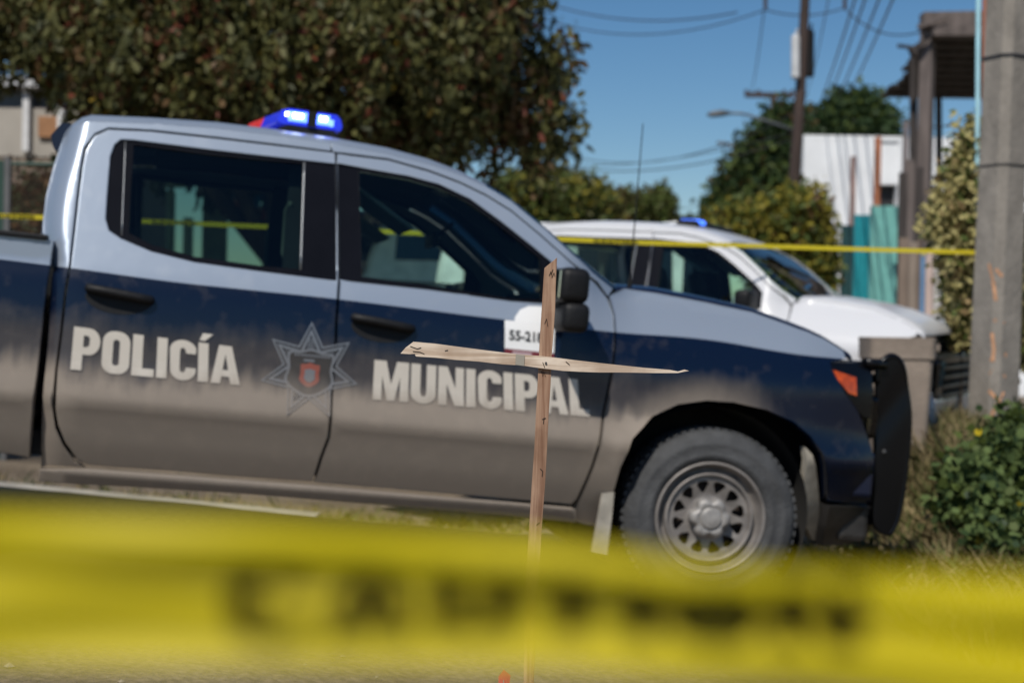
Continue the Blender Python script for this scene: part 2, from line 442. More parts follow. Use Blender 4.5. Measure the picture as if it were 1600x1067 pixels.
RUBT = pm('tyre_rubber', (.052,.053,.055), .85, var=.35, scale=9, bump=.3, bscale=60)
RUST = pm('brake_rust', (.05,.035,.028), .9)
def dusty_steel():
    return pm('dusty_grey_steel', (.22,.20,.185), .55, metal=.35, var=.3, scale=12)
STEEL = dusty_steel()
HUBM = pm('hub_cap_silver', (.30,.285,.27), .55, metal=.3, var=.25, scale=30)

def make_wheel(parent, x, near=True, y0=.035, z=.40):
    r = .402; rr = .252
    name = 'wheel'
    root = bpy.data.objects.new(name, None); link(root, parent); 
    root.location = (x, y0 if near else W-y0, z)
    if not near: root.rotation_euler = (0, 0, math.pi)
    # the wheel root is the part; its pieces are sub-parts
    pr = [(rr+.002,.010),(rr+.012,-.004),(.275,-.012),(.285,-.0165),(.292,-.0165),(.296,-.013),(.33,-.017),(.345,-.020),(.350,-.015),(.365,-.010),(.388,.008),(.399,.03),(r,.06),(r,.20),(.399,.225),(.385,.245),(.33,.262),(.26,.255)]
    vs, fs = lathe(pr, 96)
    ty = mobj('tyre', vs, fs, RUBT, root, True)
    tr = MB()
    for k in range(64):
        t = 2*math.pi*k/64; 
        for yy, dt in ((.045, 0), (.10, .03), (.16, .0), (.215, .03)):
            M = Matrix.Rotation(-(t+dt), 3, 'Y')
            tr.box(M @ Vector((r+.001, yy, 0)), (.014, .038, .024), M)
    # tread blocks belong to the tyre: join into its mesh
    bm = bmesh.new(); bm.from_mesh(ty.data)
    vv = [bm.verts.new(v) for v in tr.v]; 
    for f in tr.f: bm.faces.new([vv[i] for i in f])
    bm.to_mesh(ty.data); bm.free()
    # rim barrel with lip
    pr = [(rr+.003,.012),(rr+.006,.002),(rr,-.006),(rr-.007,-.004),(rr-.012,.008),(rr-.018,.030),(rr-.030,.052),(.212,.060),(.209,.040),(.205,.026),(.199,.021),(.193,.024),(.189,.034),(.188,.046)]
    vs, fs = lathe(pr, 96)
    mobj('rim', vs, fs, STEEL, root, True)
    # pressed disc with 12 windows
    n = 12; vs = []; fs = []
    ring = 96
    def disc_y(q):
        if q > .185: return .044
        if q > .165: return .0425 
        if q > .10: return .0425 + (.165-q)*.28
        return .058 - (.10-q)*.25
    outer = [(.190*math.cos(2*math.pi*k/ring), .190*math.sin(2*math.pi*k/ring)) for k in range(ring)]
    pts = [Vector(p) for p in outer]; edges = [(k, (k+1) % ring) for k in range(ring)]
    holes = []
    for k in range(n):
        t = 2*math.pi*(k+.5)/n; hp = []
        for q, dr, dt in ((0,-.026,-.04),(1,-.008,-.13),(2,.014,-.185),(3,.027,-.11),(4,.027,.11),(5,.014,.185),(6,-.008,.13),(7,-.026,.04)):
            rad = .140+dr; tt = t+dt
            hp.append((rad*math.cos(tt), rad*math.sin(tt)))
        hp = spline(hp, 3); b0 = len(pts); pts += [Vector(p) for p in hp]
        edges += [(b0+i, b0+(i+1) % len(hp)) for i in range(len(hp))]; holes.append((hp, b0))
    for q in (.185, .17, .118, .10, .08, .05):
        for k in range(36):
            p = (q*math.cos(2*math.pi*k/36+.02), q*math.sin(2*math.pi*k/36+.02))
            if not any(inside(p, h[0]) for h in holes): pts.append(Vector(p))
    V, E, Fc, ov, oe, of = delaunay_2d_cdt(pts, edges, [], 0, 1e-6)
    mp = {k: i for i, src in enumerate(ov) for k in src}
    V3 = [Vector((p.x, disc_y(p.length), p.y)) for p in V]; fs = []
    for f in Fc:
        c = sum((V[i] for i in f), Vector((0, 0)))/len(f)
        if c.length < .190 and not any(inside(c, h[0]) for h in holes):
            fs.append(tuple(f) if (V[f[1]]-V[f[0]]).cross(V[f[2]]-V[f[0]]) > 0 else tuple(reversed(f)))
    for hp, b0 in holes:
        m_ = len(hp); base = len(V3)
        for i in range(m_): V3.append(V3[mp[b0+i]] + Vector((0, .016, 0)))
        for i in range(m_): fs.append((mp[b0+i], mp[b0+(i+1) % m_], base+(i+1) % m_, base+i))
    mobj('wheel_disc', V3, fs, STEEL, root, True).data.set_sharp_from_angle(angle=R(35))
    # lobed hub cap
    prof_ = [(.0,-.020),(.040,-.020),(.046,-.018),(.048,-.008),(.054,-.006),(.058,-.012),(.078,-.010),(.090,-.002),(.097,.016),(.095,.056)]
    vs = []; fs = []; nn = 72
    for q, yy in prof_:
        for k in range(nn):
            t = 2*math.pi*k/nn; lob = 1 - (.20*(.5-.5*math.cos(6*t))**2 if q > .06 else 0)
            vs.append((q*lob*math.cos(t), yy, q*lob*math.sin(t)))
    for i in range(len(prof_)-1):
        for k in range(nn): fs.append((i*nn+k, i*nn+(k+1) % nn, (i+1)*nn+(k+1) % nn, (i+1)*nn+k))
    mobj('hub_cap', vs, fs, HUBM, root, True)
    vs, fs = lathe([(.0,.10),(.17,.10),(.175,.115),(.17,.13),(0,.13)], 40); mobj('brake_disc', vs, fs, RUST, root, True)
    return root

def rounded(poly_px, n=4): return spline(UL(poly_px), n)

def make_pickup(root, PAINT, HOOD, BED, police=True, glassR=GLASSD, HOODRIM=None):
    P = root
    # --- cab sides, doors, windows
    for o in panel('rear_door', rear_door, PAINT, P, hole=win_r): pass
    fd = panel('front_door', front_door, PAINT, P, hole=win_f)
    panel('cab_side', quarter, PAINT, P, gx=.022)
    panel('roof_rail', arail, PAINT, P, rim=.05)
    for o in panel('window_trim', inset(win_r, -.004), RUBBER, P, hole=gl_r, off=.012, edge=.002, rim=.02): pass
    for o in panel('window_trim', inset(win_f, -.004), RUBBER, P, hole=gl_f, off=.012, edge=.002, rim=.02): pass
    panel('window_glass', inset(gl_r, -.006), glassR, P, off=.020, edge=.001, rim=.004)
    panel('window_glass', inset(gl_f, -.006), GLASS, P, off=.020, edge=.001, rim=.004)
    # bright division bars of the rear window
    for (a0, a1, ww) in (((476,254),(470,422),.010), ((196,222),(190,368),.006)):
        q0, q1 = U(*a0), U(*a1); mb = MB()
        pts = [Vector((q0[0]+(q1[0]-q0[0])*t, s(q0[0]+(q1[0]-q0[0])*t, q0[1]+(q1[1]-q0[1])*t)+.010, q0[1]+(q1[1]-q0[1])*t)) for t in [i/8 for i in range(9)]]
        mb.tube(pts, ww/2, 6); o = mb.build('window_bar', TRIMG, P, smooth=True); mirror(o)
    if True:
        panel('rocker', rocker_o, PAINT, P, rim=.08, gx=.03, gz=.012, surf=lambda x, z: (.036 + 14*max(0, z-.402)**2 + .7*max(0, .395-z)) + (.5*max(0, -2.80-x) if x < -2.8 else 0))
    panel('fender', fender, PAINT, P, rim=.07)
    # --- bed side with rear wheel arch
    zr = [U(62,745)[1]]
    arch = [(-3.745+.50*math.cos(t), .40+.50*math.sin(t)) for t in [R(v) for v in range(8, 173, 12)]]
    arch = [(p[0], max(p[1], .44)) for p in arch]
    bed = [(xb, .44)] + arch[0:] + [(-4.90, .50), (-4.92, zb)] + [(xb+.012, zb)]
    bed_o = dense([(x, z) for x, z in bed], .15)
    panel('bed_side', bed_o, BED, P, surf=lambda x, z: prof(min(z, 1.24)) + (.02 if z > zb-.03 else 0), rim=.08, gx=.1)
    mb = MB(); mb.box(((xb-4.9)/2, W/2, .62), (4.9+xb, W-.12, .04)); mb.box((xb-.02, W/2, (zb+.6)/2), (.03, W-.16, zb-.62)); mb.box((-4.9, W/2, (zb+.5)/2), (.05, W-.10, zb-.5))
    mb.build('bed_box', BED, P)
    mb = MB(); mb.box(((xb-4.9)/2, .075, zb+.008), (4.88+xb, .07, .022), bev=.006); o = mb.build('bed_rail', BLACKP, P); mirror(o)
    # tail lamps
    mb = MB(); mb.box((-4.90, .07, .98), (.06, .10, .36), bev=.02); o = mb.build('tail_light', pm('red_lens', (.35,.01,.01), .2), P); mirror(o)
    # --- roof skin: from the rail tops up over to the other side
    top = UL([(99,214),(110,203),(125,193),(140,189),(236,193),(337,200),(430,211)] + rail_top)
    rows = []
    for (x, z) in top:
        y0 = s(x, z); row = []
        wr = ss(-.75, -1.6, x); 
        for yy, dz in ((0,-.002),(.03,.022),(.08,.036),(.16,.046),(.32,.055),(.52,.060),(W/2-y0,.062)):
            row.append(Vector((x + (0 if yy < .01 else 0), y0+min(yy, W/2-y0), z+dz*(.35+.65*wr))))
        row += [Vector((v.x, W-v.y, v.z)) for v in reversed(row[:-1])]
        rows.append(row)
    nroof = len([p for p in top if p[0] < -1.22]) 
    loft('roof', rows[:nroof+1], ROOFM if police else PAINT, P)
    # windscreen: carries the roof's crown down to the cowl, bowed forward
    wrows = []; nw = len(rows)-nroof
    for k_, r_ in enumerate(rows[nroof:]):
        q_ = k_/(nw-1); wrows.append([v + Vector((.09*q_*math.sin(math.pi*j/(len(r_)-1)), 0, 0)) for j, v in enumerate(r_)])
    loft('windscreen', wrows, GLASS, P)
    # --- hood
    zt = lambda x: float(np.interp(x, HX, HZ))
    xs_ = [HX[0] + (HX[-1]-HX[0])*i/16 for i in range(17)]
    rows = []
    for i, x in enumerate(xs_):
        z = zt(x); y0 = s(x, z)+.006; row = []
        nose = .05*ss(.55, .98, x)
        for yy, dz in ((-.002,-.012),(0,0),(.03,.016),(.09,.030),(.16,.034),(.24,.030),(.34,.036),(.6,.046),(W/2,.052)):
            y_ = min(y0+yy, W/2); row.append(Vector((x + .09*ss(0, 1, (y_-y0)/(W/2-y0))*ss(.4,.98,x), y_, z+dz-nose*ss(0,.6,yy)*0)))
        row += [Vector((v.x, W-v.y, v.z)) for v in reversed(row[:-1])]
        rows.append(row)
    # nose roll
    last = rows[-1]
    rows.append([v + Vector((.045, 0, -.022)) for v in last]); rows.append([v + Vector((.06, 0, -.06)) for v in last])
    loft('hood', rows, HOOD, P)
    # cowl, wipers
    mb = MB(); mb.box((HX[0]-.07, W/2, HZ[0]-.03), (.20, W-.50, .03), bev=.008); mb.build('cowl', BLACKP, P)
    mb = MB(); mb.tube([(HX[0]-.08,.30,HZ[0]+.025),(HX[0]-.10,.55,HZ[0]+.05),(HX[0]-.12,.95,HZ[0]+.06)], .009, 6); mb.build('wiper', BLACKP, P)
    # --- front: headlights, grille, bumper
    hl = UL([(1298,566),(1345,566),(1364,575),(1366,600),(1363,655),(1350,652),(1340,640),(1322,615),(1302,582)])
    hx1 = hl[3][0]; z0 = .76; z1 = U(1340,566)[1]
    panel('headlight', hl, BLACKG, P, off=.012, rim=.10)
    amb = UL([(1303,578),(1339,590),(1340,619),(1327,614),(1309,592)])
    panel('turn_lamp', amb, AMBER, P, off=.004, rim=.02, edge=.003)
    ys = s(hx1, .9)
    mb = MB(); mb.box((hx1-.02, W/2, .90), (.10, W-2*ys-.1, .34), bev=.02)
    for k in range(5): mb.box((hx1+.035, W/2, .77+k*.065), (.03, W-2*ys-.22, .018), bev=.004)
    mb.build('grille', BLACKG, P)
    mb = MB(); mb.box((hx1+.02, ys+.16, .92), (.06, .26, .20), bev=.02); o = mb.build('head_lamp_lens', LENS, P); mirror(o)
    bp = UL([(1294,789),(1330,790),(1363,792),(1362,815),(1352,840),(1325,850),(1283,852),(1288,820)])
    panel('bumper_corner', bp, BUMP, P, off=-.012, rim=.12)
    zb0, zb1 = bp[5][1], bp[1][1]
    mb = MB(); mb.box((hx1+.0, W/2, (zb0+zb1)/2+.02), (.16, W-2*ys-.16, (zb1-zb0)*.95), bev=.03); mb.build('bumper', BUMP, P)
    mb = MB(); mb.box((hx1-.02, W/2, .65), (.12, W-2*ys, .22), bev=.02); mb.build('bumper_upper', HOOD, P)
    # arch liners
    for xc in (0, -3.745):
        mb = MB(); pts = [(xc+.50*math.cos(t), .42+.485*math.sin(t)) for t in [R(v) for v in range(-35, 216, 8)]]
        n = len(pts); mb.add([(x, .055, z) for x, z in pts]+[(x, .62, z) for x, z in pts]+[(xc, .62, .3)], [(i, i+1, n+i+1, n+i) for i in range(n-1)]+[(n+i, n+i+1, 2*n) for i in range(n-1)])
        o = mb.build('wheel_liner', CHASSIS, P, smooth=True); mirror(o)
    # mud flap in front of the wheel opening's rear edge
    mf = UL([(938,770),(957,768),(948,800),(930,858),(906,853),(922,812)])
    panel('mud_flap', mf, FLAP, P, off=0, rim=.02, edge=.003, surf=lambda x, z: .012+.05*(z-.3)*0)
    lf = UL([(1268,700),(1280,712),(1287,745),(1291,790),(1291,815),(1286,850),(1279,846),(1262,808),(1266,760)])
    panel('inner_liner', lf, FLAP, P, off=.07, rim=.05, edge=.003)
    for nearw in (True, False):
        wq = make_wheel(P, 0, nearw); make_wheel(P, -3.745, nearw)
        if police: wq.rotation_euler.z += R(-7); wq.location.x += .018
    # --- chassis
    mb = MB()
    mb.box((-1.9, W/2, .50), (5.4, 1.0, .14)); mb.box((-1.9, W/2, .50), (2.9, W-.24, .10))
    mb.tube([(0,.3,.40),(0,W-.3,.40)], .05, 10); mb.tube([(-3.745,.3,.40),(-3.745,W-.3,.40)], .06, 10)
    mb.box((.30, W/2, .75), (1.1, 1.1, .5))
    mb.build('chassis', CHASSIS, P)
    # --- cabin
    xr = U(62,745)[0]+.07
    mb = MB(); mb.box(((xr-.55)/2, W/2, .55), (-.55-xr, W-.16, .05)); mb.box((-.62, W/2, .85), (.06, W-.2, .62)); mb.box((xr+.02, W/2, .90), (.03, W-.2, .72))
    mb.build('cabin_shell', INTER, P)
    mb = MB(); mb.box((xr+.02, W/2, 1.33), (.04, W-.30, .10)); mb.box((xr+.06, W/2, 1.80), (.05, W-.7, .12))
    mb.build('rear_wall', PAINT, P)
    mb = MB(); mb.add([(xr, .18, 1.36), (xr, W-.18, 1.36), (xr+.05, W-.36, 1.76), (xr+.05, .36, 1.76)], [(0,1,2,3)]); mb.build('rear_glass', GLASSD, P)
    mb = MB(); mb.box((-.80, W/2, 1.12), (.36, W-.22, .24), bev=.05); mb.box((-.90, W-.60, 1.20), (.20, .42, .12), bev=.04); mb.build('dashboard', INTER, P)
    st = MB(); cx, cy, cz = -1.10, W-.60, 1.20; ax = Vector((-.92, 0, .38)).normalized(); u_ = Vector((0,1,0)); v_ = ax.cross(u_)
    ringp = [Vector((cx,cy,cz)) + (u_*math.cos(t)+v_*math.sin(t))*.185 for t in [2*math.pi*k/28 for k in range(29)]]
    st.tube(ringp, .016, 8, cap=False)
    for t in (0, math.pi, math.pi*1.5): st.tube([Vector((cx,cy,cz))-ax*.03, Vector((cx,cy,cz)) + (u_*math.cos(t)+v_*math.sin(t))*.18], .016, 6)
    st.tube([Vector((cx,cy,cz)), Vector((cx,cy,cz))-ax*.35], .035, 8); st.build('steering_wheel', INTER, P, smooth=True)
    for yc in (.55, W-.55):
        mb = MB(); Rm = Matrix.Rotation(R(-16), 3, 'Y')
        mb.box((-1.45, yc, .80), (.52, .50, .16), bev=.05); mb.box((-1.74, yc, 1.10), (.14, .48, .62), Rm, bev=.05)
        o = mb.build('front_seat', INTER, P)
        mb = MB(); mb.box((-1.86, yc, 1.50), (.10, .27, .18), Rm, bev=.04); mb.tube([(-1.83,yc-.06,1.38),(-1.85,yc-.06,1.46)], .008, 6); mb.tube([(-1.83,yc+.06,1.38),(-1.85,yc+.06,1.46)], .008, 6); mb.build('headrest', INTER, P)
    mb = MB(); mb.box((-2.35, W/2, .80), (.50, 1.6, .18), bev=.05); mb.box((xr+.17, W/2, 1.06), (.14, 1.6, .50), bev=.05)
    for yc in (.5, W-.5): mb.box((xr+.16, yc, 1.38), (.10, .26, .14), bev=.04)
    mb.build('rear_seat', INTER, P)
    # sun visors, headliner, mirror, grab handle
    mb = MB(); rt = [p for p in top]
    hv = []; hf = []
    hx = [x for x, z in top if -2.75 < x < -1.2]; 
    for k, x in enumerate(hx):
        z = float(np.interp(x, [p[0] for p in top], [p[1] for p in top])) - .02; hv += [(x, .34, z-.03), (x, W/2, z+.01), (x, W-.34, z-.03)]
    for k in range(len(hx)-1): hf += [(3*k, 3*k+1, 3*k+4, 3*k+3), (3*k+1, 3*k+2, 3*k+5, 3*k+4)]
    mobj('headliner', hv, hf, INTER, P, True)
    for yc in (.62, W-.62):
        mb = MB(); mb.box((-1.55, yc, 1.66), (.32, .44, .018), Matrix.Rotation(R(30), 3, 'Y'), bev=.006); mb.build('sun_visor', INTERG, P)
    mb = MB(); mb.box((-1.22, W/2, 1.58), (.03, .24, .07), bev=.01); mb.tube([(-1.2,W/2,1.6),(-1.12,W/2,1.68)], .01, 6); mb.build('rear_view_mirror', BLACKP, P)
    for yc, sg in ((.30, 1), (W-.30, -1)):
        mb = MB(); mb.tube([(-1.98, yc-.01*sg, 1.62),(-1.995, yc+.03*sg, 1.59),(-1.99, yc+.02*sg, 1.40),(-1.97, yc-.03*sg, 1.35)], .013, 8); mb.build('grab_handle', INTERG, P, smooth=True)
    # B pillar inner
    for yc in (.16, W-.16):
        mb = MB(); mb.box((-1.93, yc, .95), (.13, .05, .6)); sg_ = 1 if yc < 1 else -1; mb.box((-1.93, yc+.13*sg_, 1.53), (.13, .05, .60), Matrix.Rotation(R(-20)*sg_, 3, 'X')); mb.build('inner_pillar', INTER, P)
    # --- door mirrors
    a0 = U(893, 470); mx_, mz_ = a0[0]-.075, a0[1]
    for nearw in (True, False):
        rt_ = bpy.data.objects.new('door_mirror', None); link(rt_, P)
        if not nearw: rt_.scale = (1, -1, 1); rt_.location = (0, W, 0)
        mb = MB()
        mb.box((mx_-.005, -.17, mz_+.052), (.13, .22, .150), bev=.035); mb.box((mx_+.012, -.17, mz_-.082), (.12, .22, .125), bev=.032)
        mb.build('mirror_housing', BLACKP, rt_, auto=40)
        mb = MB(); mb.tube([(mx_-.02, .07, mz_-.02),(mx_+.01, -.02, mz_-.01),(mx_+.02, -.10, mz_)], [.035,.028,.03], 10); mb.build('mirror_arm', BLACKP, rt_, smooth=True)
        mb = MB(); mb.box((mx_-.072, -.17, mz_+.052), (.006, .17, .115)); mb.build('mirror_glass', MIRG, rt_)
    # --- door handles: dark recess bowl and grip
    for (hxp, hyp) in ((187, 463), (598, 508)):
        c_ = U(hxp, hyp); 
        for nearw in (True, False):
            h_ = bpy.data.objects.new('door_handle', None); link(h_, P)
            if not nearw: h_.scale = (1, -1, 1); h_.location = (0, W, 0)
            sy = s(*c_)
            mb = MB(); 
            # bowl: half ellipse below the grip
            poly = [(c_[0]+.135*math.cos(t), c_[1]-.008+(.066 if math.sin(t) < 0 else .026)*math.sin(t)) for t in [2*math.pi*k/32 for k in range(32)]]
            mb.add([(x, s(x, z)-.002, z) for x, z in poly]+[(c_[0], sy+.0005-.002, c_[1]-.012)], [(i, (i+1) % 32, 32) for i in range(32)]); mb.build('handle_cup', BLACKP, h_, smooth=True)
            mb = MB(); pts = [(c_[0]-.135, sy-.004, c_[1]+.022), (c_[0]-.09, sy-.028, c_[1]+.018), (c_[0], sy-.036, c_[1]+.010), (c_[0]+.09, sy-.030, c_[1]+.0), (c_[0]+.135, sy-.004, c_[1]-.006)]
            sp_ = spline(pts, 4, closed=False); mb.tube(sp_, [.010]+[.019]*(len(sp_)-2)+[.012], 10); mb.build('handle_grip', BLACKP, h_, smooth=True)
    return P
TRIMG = pm('bright_trim', (.22,.23,.24), .35, metal=.6)
MIRG = pm('mirror_silver', (.7,.7,.7), .03, metal=1, var=0)
AMBER = pm('amber_lens', (.50,.065,.004), .18, coat=.6, var=.4, scale=30)
LENS = glass_mat('clear_lens', (.5,.5,.5))
BUMP = pm('dusty_chrome_bumper', (.045,.042,.040), .4, metal=.2, var=.5, scale=7)
FLAP = pm('dusty_flap', (.33,.30,.25), .8, var=.25, scale=14)
ht = UL([(962,452),(1025,457),(1100,471),(1175,487),(1250,514),(1288,529),(1318,548)])
HX = [p[0] for p in ht]; HZ = [p[1] for p in ht]

SILVER = (.30,.348,.42); NAVY = (.0025,.007,.022)
P1 = paint_mat('police_paint', SILVER, NAVY, DUST)
P1H = paint_mat('police_hood_navy', (.008,.012,.030), NAVY, DUST, amount=.25, has_split=False, metal=.0)
ROOFM = paint_mat('police_roof_silver', SILVER, NAVY, DUST, amount=.2, has_split=False, metal=.35)
pol = empty('police_pickup', ORI, TM)
tag(pol, 'dusty silver and navy police pickup with a blue and red light bar, parked side on', 'pickup')
make_pickup(pol, P1, P1H, P1)

# ------------------------------------------------------------------ lettering and emblem on the police pickup's doors
def text_mesh(body, bold=.02):
    cu = bpy.data.curves.new('t', 'FONT'); cu.body = body; cu.size = 1; cu.offset = bold; cu.resolution_u = 4
    o = bpy.data.objects.new('t', cu); C.objects.link(o)
    bpy.context.view_layer.update()
    me = bpy.data.meshes.new_from_object(o.evaluated_get(bpy.context.evaluated_depsgraph_get()))
    bpy.data.objects.remove(o); bpy.data.curves.remove(cu)
    bm = bmesh.new(); bm.from_mesh(me); bpy.data.meshes.remove(me)
    bmesh.ops.triangulate(bm, faces=bm.faces)
    return bm
def rr_(x0, y0, x1, y1, r, n=5):
    o_ = []
    for cx_, cy_, a0 in ((x1-r, y0+r, -90), (x1-r, y1-r, 0), (x0+r, y1-r, 90), (x0+r, y0+r, 180)):
        for k in range(n+1):
            t_ = R(a0+90*k/n); o_.append((cx_+r*math.cos(t_), cy_+r*math.sin(t_)))
    return o_
def heavy_glyph(ch):
    """outlines of a heavy condensed capital, cap height 1: (width, [loops])"""
    q = .235
    if ch == 'I': return q, [[(0,0),(q,0),(q,1),(0,1)]]
    if ch == 'Í': return q, [[(0,0),(q,0),(q,1),(0,1)], [(.02,1.06),(.15,1.06),(.34,1.25),(.10,1.25)]]
    if ch == 'L': return .50, [[(0,0),(.50,0),(.50,.19),(q,.19),(q,1),(0,1)]]
    if ch == 'O': return .62, [rr_(0,-.01,.62,1.01,.26), rr_(q,.19,.62-q,.81,.07)]
    if ch == 'P':
        o_ = [(0,0),(q,0),(q,.37),(.36,.37)]+[(.36+.25*math.cos(R(a_)), .685+.315*math.sin(R(a_))) for a_ in range(-90, 91, 15)][1:]+[(0,1)]
        return .61, [o_, [(q,.55),(.32,.55),(.37,.60),(.375,.77),(.32,.82),(q,.82)]]
    if ch == 'C':
        o_ = [(.60,.32),(.60,.24)]+[(.31+.29*math.cos(R(a_)), .25+.26*math.sin(R(a_))) for a_ in range(-15, -181, -15)]
        o_ += [(.31+.31*math.cos(R(a_)), .75+.26*math.sin(R(a_))) for a_ in range(180, 14, -15)]+[(.60,.68),(.60-q+.01,.68),(.60-q,.76),(.31,.82),(.25,.79),(q,.72),(q,.28),(.25,.21),(.31,.18),(.60-q,.24),(.60-q+.01,.32)]
        return .60, [o_]
    if ch == 'A': return .68, [[(0,0),(.22,0),(.25,.19),(.43,.19),(.46,0),(.68,0),(.49,1),(.19,1)], [(.275,.36),(.405,.36),(.34,.78)]]
    if ch == 'M': return .86, [[(0,0),(.21,0),(.21,.62),(.34,0),(.52,0),(.65,.62),(.65,0),(.86,0),(.86,1),(.56,1),(.43,.42),(.30,1),(0,1)]]
    if ch == 'N': return .64, [[(0,0),(.21,0),(.21,.55),(.41,0),(.64,0),(.64,1),(.43,1),(.43,.45),(.23,1),(0,1)]]
    if ch == 'U':
        o_ = [(0,1),(0,.25)]+[(.31+.31*math.cos(R(a_)), .26+.27*math.sin(R(a_))) for a_ in range(195, 346, 15)]+[(.62,.25),(.62,1),(.62-q,1),(.62-q,.28),(.36,.19),(.31,.18),(.26,.19),(q,.28),(q,1)]
        return .62, [o_]
    if ch == 'T': return .58, [[(.17,0),(.17+q,0),(.17+q,.80),(.58,.80),(.58,1),(0,1),(0,.80),(.17,.80)]]
    return .3, []
def heavy_text(body, gap=.055):
    cu = bpy.data.curves.new('t', 'CURVE'); cu.dimensions = '2D'; cu.fill_mode = 'BOTH'; x = 0
    for ch in body:
        w_, lps = heavy_glyph(ch)
        for lp in lps:
            sp_ = cu.splines.new('POLY'); sp_.points.add(len(lp)-1)
            for p_, (a_, b_) in zip(sp_.points, lp): p_.co = (x+a_, b_, 0, 1)
            sp_.use_cyclic_u = True
        x += w_+gap
    o = bpy.data.objects.new('t', cu); C.objects.link(o); bpy.context.view_layer.update()
    me = bpy.data.meshes.new_from_object(o.evaluated_get(bpy.context.evaluated_depsgraph_get()))
    bpy.data.objects.remove(o); bpy.data.curves.remove(cu)
    bm = bmesh.new(); bm.from_mesh(me); bpy.data.meshes.remove(me); bmesh.ops.triangulate(bm, faces=bm.faces); return bm
def bounds(bm):
    xs = [v.co.x for v in bm.verts]; ys = [v.co.y for v in bm.verts]; return min(xs), max(xs), min(ys), max(ys)
def place_text(name, body, mapf, mat, parent, bold=.02, heavy=False, cuts=0, label=None):
    """mapf(u, v): u 0..1 along the words, v 0 baseline .. 1 cap height"""
    bm = heavy_text(body) if heavy else text_mesh(body, bold)
    b = bounds(bm)
    if heavy: b = (b[0], b[1], 0, 1)
    for i in range(1, cuts):
        v = b[2]+(b[3]-b[2])*i/cuts
        bmesh.ops.bisect_plane(bm, geom=bm.verts[:]+bm.edges[:]+bm.faces[:], plane_co=(0, v, 0), plane_no=(0, 1, 0))
    for v in bm.verts: v.co = mapf((v.co.x-b[0])/(b[1]-b[0]), (v.co.y-b[2])/(b[3]-b[2]))
    me = bpy.data.meshes.new(name); bm.to_mesh(me); bm.free(); me.materials.append(mat)
    o = link(bpy.data.objects.new(name, me), parent)
    if label: o['label'] = label
    return o
def onside(bl, br, tl, tr, lift=.0035):
    q = [Vector(U(*p)) for p in (bl, br, tl, tr)]
    def f(u, v):
        p = (q[0]*(1-u)+q[1]*u)*(1-v) + (q[2]*(1-u)+q[3]*u)*v
        return Vector((p.x, s(p.x, p.y)-lift, p.y))
    return f
VINYL = paint_mat('cream_vinyl', (.62,.57,.50), (.66,.62,.55), DUST, amount=.86, has_split=False, metal=0)
VINYLG = paint_mat('grey_vinyl', (.14,.155,.18), (.66,.62,.55), DUST, amount=.75, has_split=False, metal=0)
VINYLD = paint_mat('dark_vinyl', (.02,.02,.025), (.66,.62,.55), DUST, amount=.62, has_split=False, metal=0)
VINYLR = paint_mat('red_vinyl', (.26,.05,.035), (.66,.62,.55), DUST, amount=.8, has_split=False, metal=0)
place_text('lettering', 'POLICÍA', onside((110,577),(375,602),(116,510),(375,543)), VINYL, pol, .038, heavy=True, cuts=5, label='cream capital letters POLICÍA on the rear door')
place_text('lettering', 'MUNICIPAL', onside((582,624),(922,651),(585,562),(918,594)), VINYL, pol, .040, heavy=True, cuts=5, label='cream capital letters MUNICIPAL on the front door, fading into dust')
ec = Vector(U(484, 580)); er = .21
def star_pts(r, ri, n=7):
    o_ = []
    for k in range(2*n):
        t = R(90+3)+math.pi*k/n; q = r if k % 2 == 0 else ri
        o_.append((ec.x+q*math.cos(t), ec.y+q*math.sin(t)))
    return o_
def ringmesh(mb, A, B, lift):
    def sub(P_):
        o_ = []
        for i in range(len(P_)):
            a_, b_ = Vector(P_[i]), Vector(P_[(i+1) % len(P_)]); o_ += [tuple(a_.lerp(b_, j/4)) for j in range(4)]
        return o_
    A = sub(A); B = sub(B); n = len(A)
    mb.add([(x, s(x, z)-lift, z) for x, z in A]+[(x, s(x, z)-lift, z) for x, z in B], [(i, (i+1) % n, (i+1) % n+n, i+n) for i in range(n)])
emb = bpy.data.objects.new('star_emblem', None); link(emb, pol); emb['label'] = 'grey seven-pointed star emblem with a small red shield'
mb = MB(); ringmesh(mb, star_pts(er, er*.56), star_pts(er*.93, er*.51), .003); ringmesh(mb, star_pts(er*.86, er*.46), star_pts(er*.74, er*.385), .003)
mb.build('star_outline', VINYLG, emb)
for k in range(7):
    mb = MB(); t = R(93)+2*math.pi*k/7
    for dt in (-.10, 0, .10):
        a_ = (ec.x+er*.36*math.cos(t+dt*1.6), ec.y+er*.36*math.sin(t+dt*1.6)); b_ = (ec.x+er*.66*math.cos(t+dt*.5), ec.y+er*.66*math.sin(t+dt*.5)); dd = .0028
        mb.add([(a_[0]-dd, s(*a_)-.003, a_[1]), (a_[0]+dd, s(*a_)-.003, a_[1]), (b_[0]+dd*.6, s(*b_)-.003, b_[1]), (b_[0]-dd*.6, s(*b_)-.003, b_[1])], [(0,1,2,3)])
    mb.build('star_ray', VINYLG, emb)
def flat_poly(name, pts, mat, parent, lift):
    pts = dense(pts, .03); c = Vector((sum(p[0] for p in pts)/len(pts), sum(p[1] for p in pts)/len(pts))); n = len(pts)
    mid = [tuple(c.lerp(Vector(p), .5)) for p in pts]
    allp = pts+mid+[tuple(c)]
    fs = [(i, (i+1) % n, (i+1) % n+n, i+n) for i in range(n)]+[(i+n, (i+1) % n+n, 2*n) for i in range(n)]
    return mobj(name, [(x, s(x, z)-lift, z) for x, z in allp], fs, mat, parent)
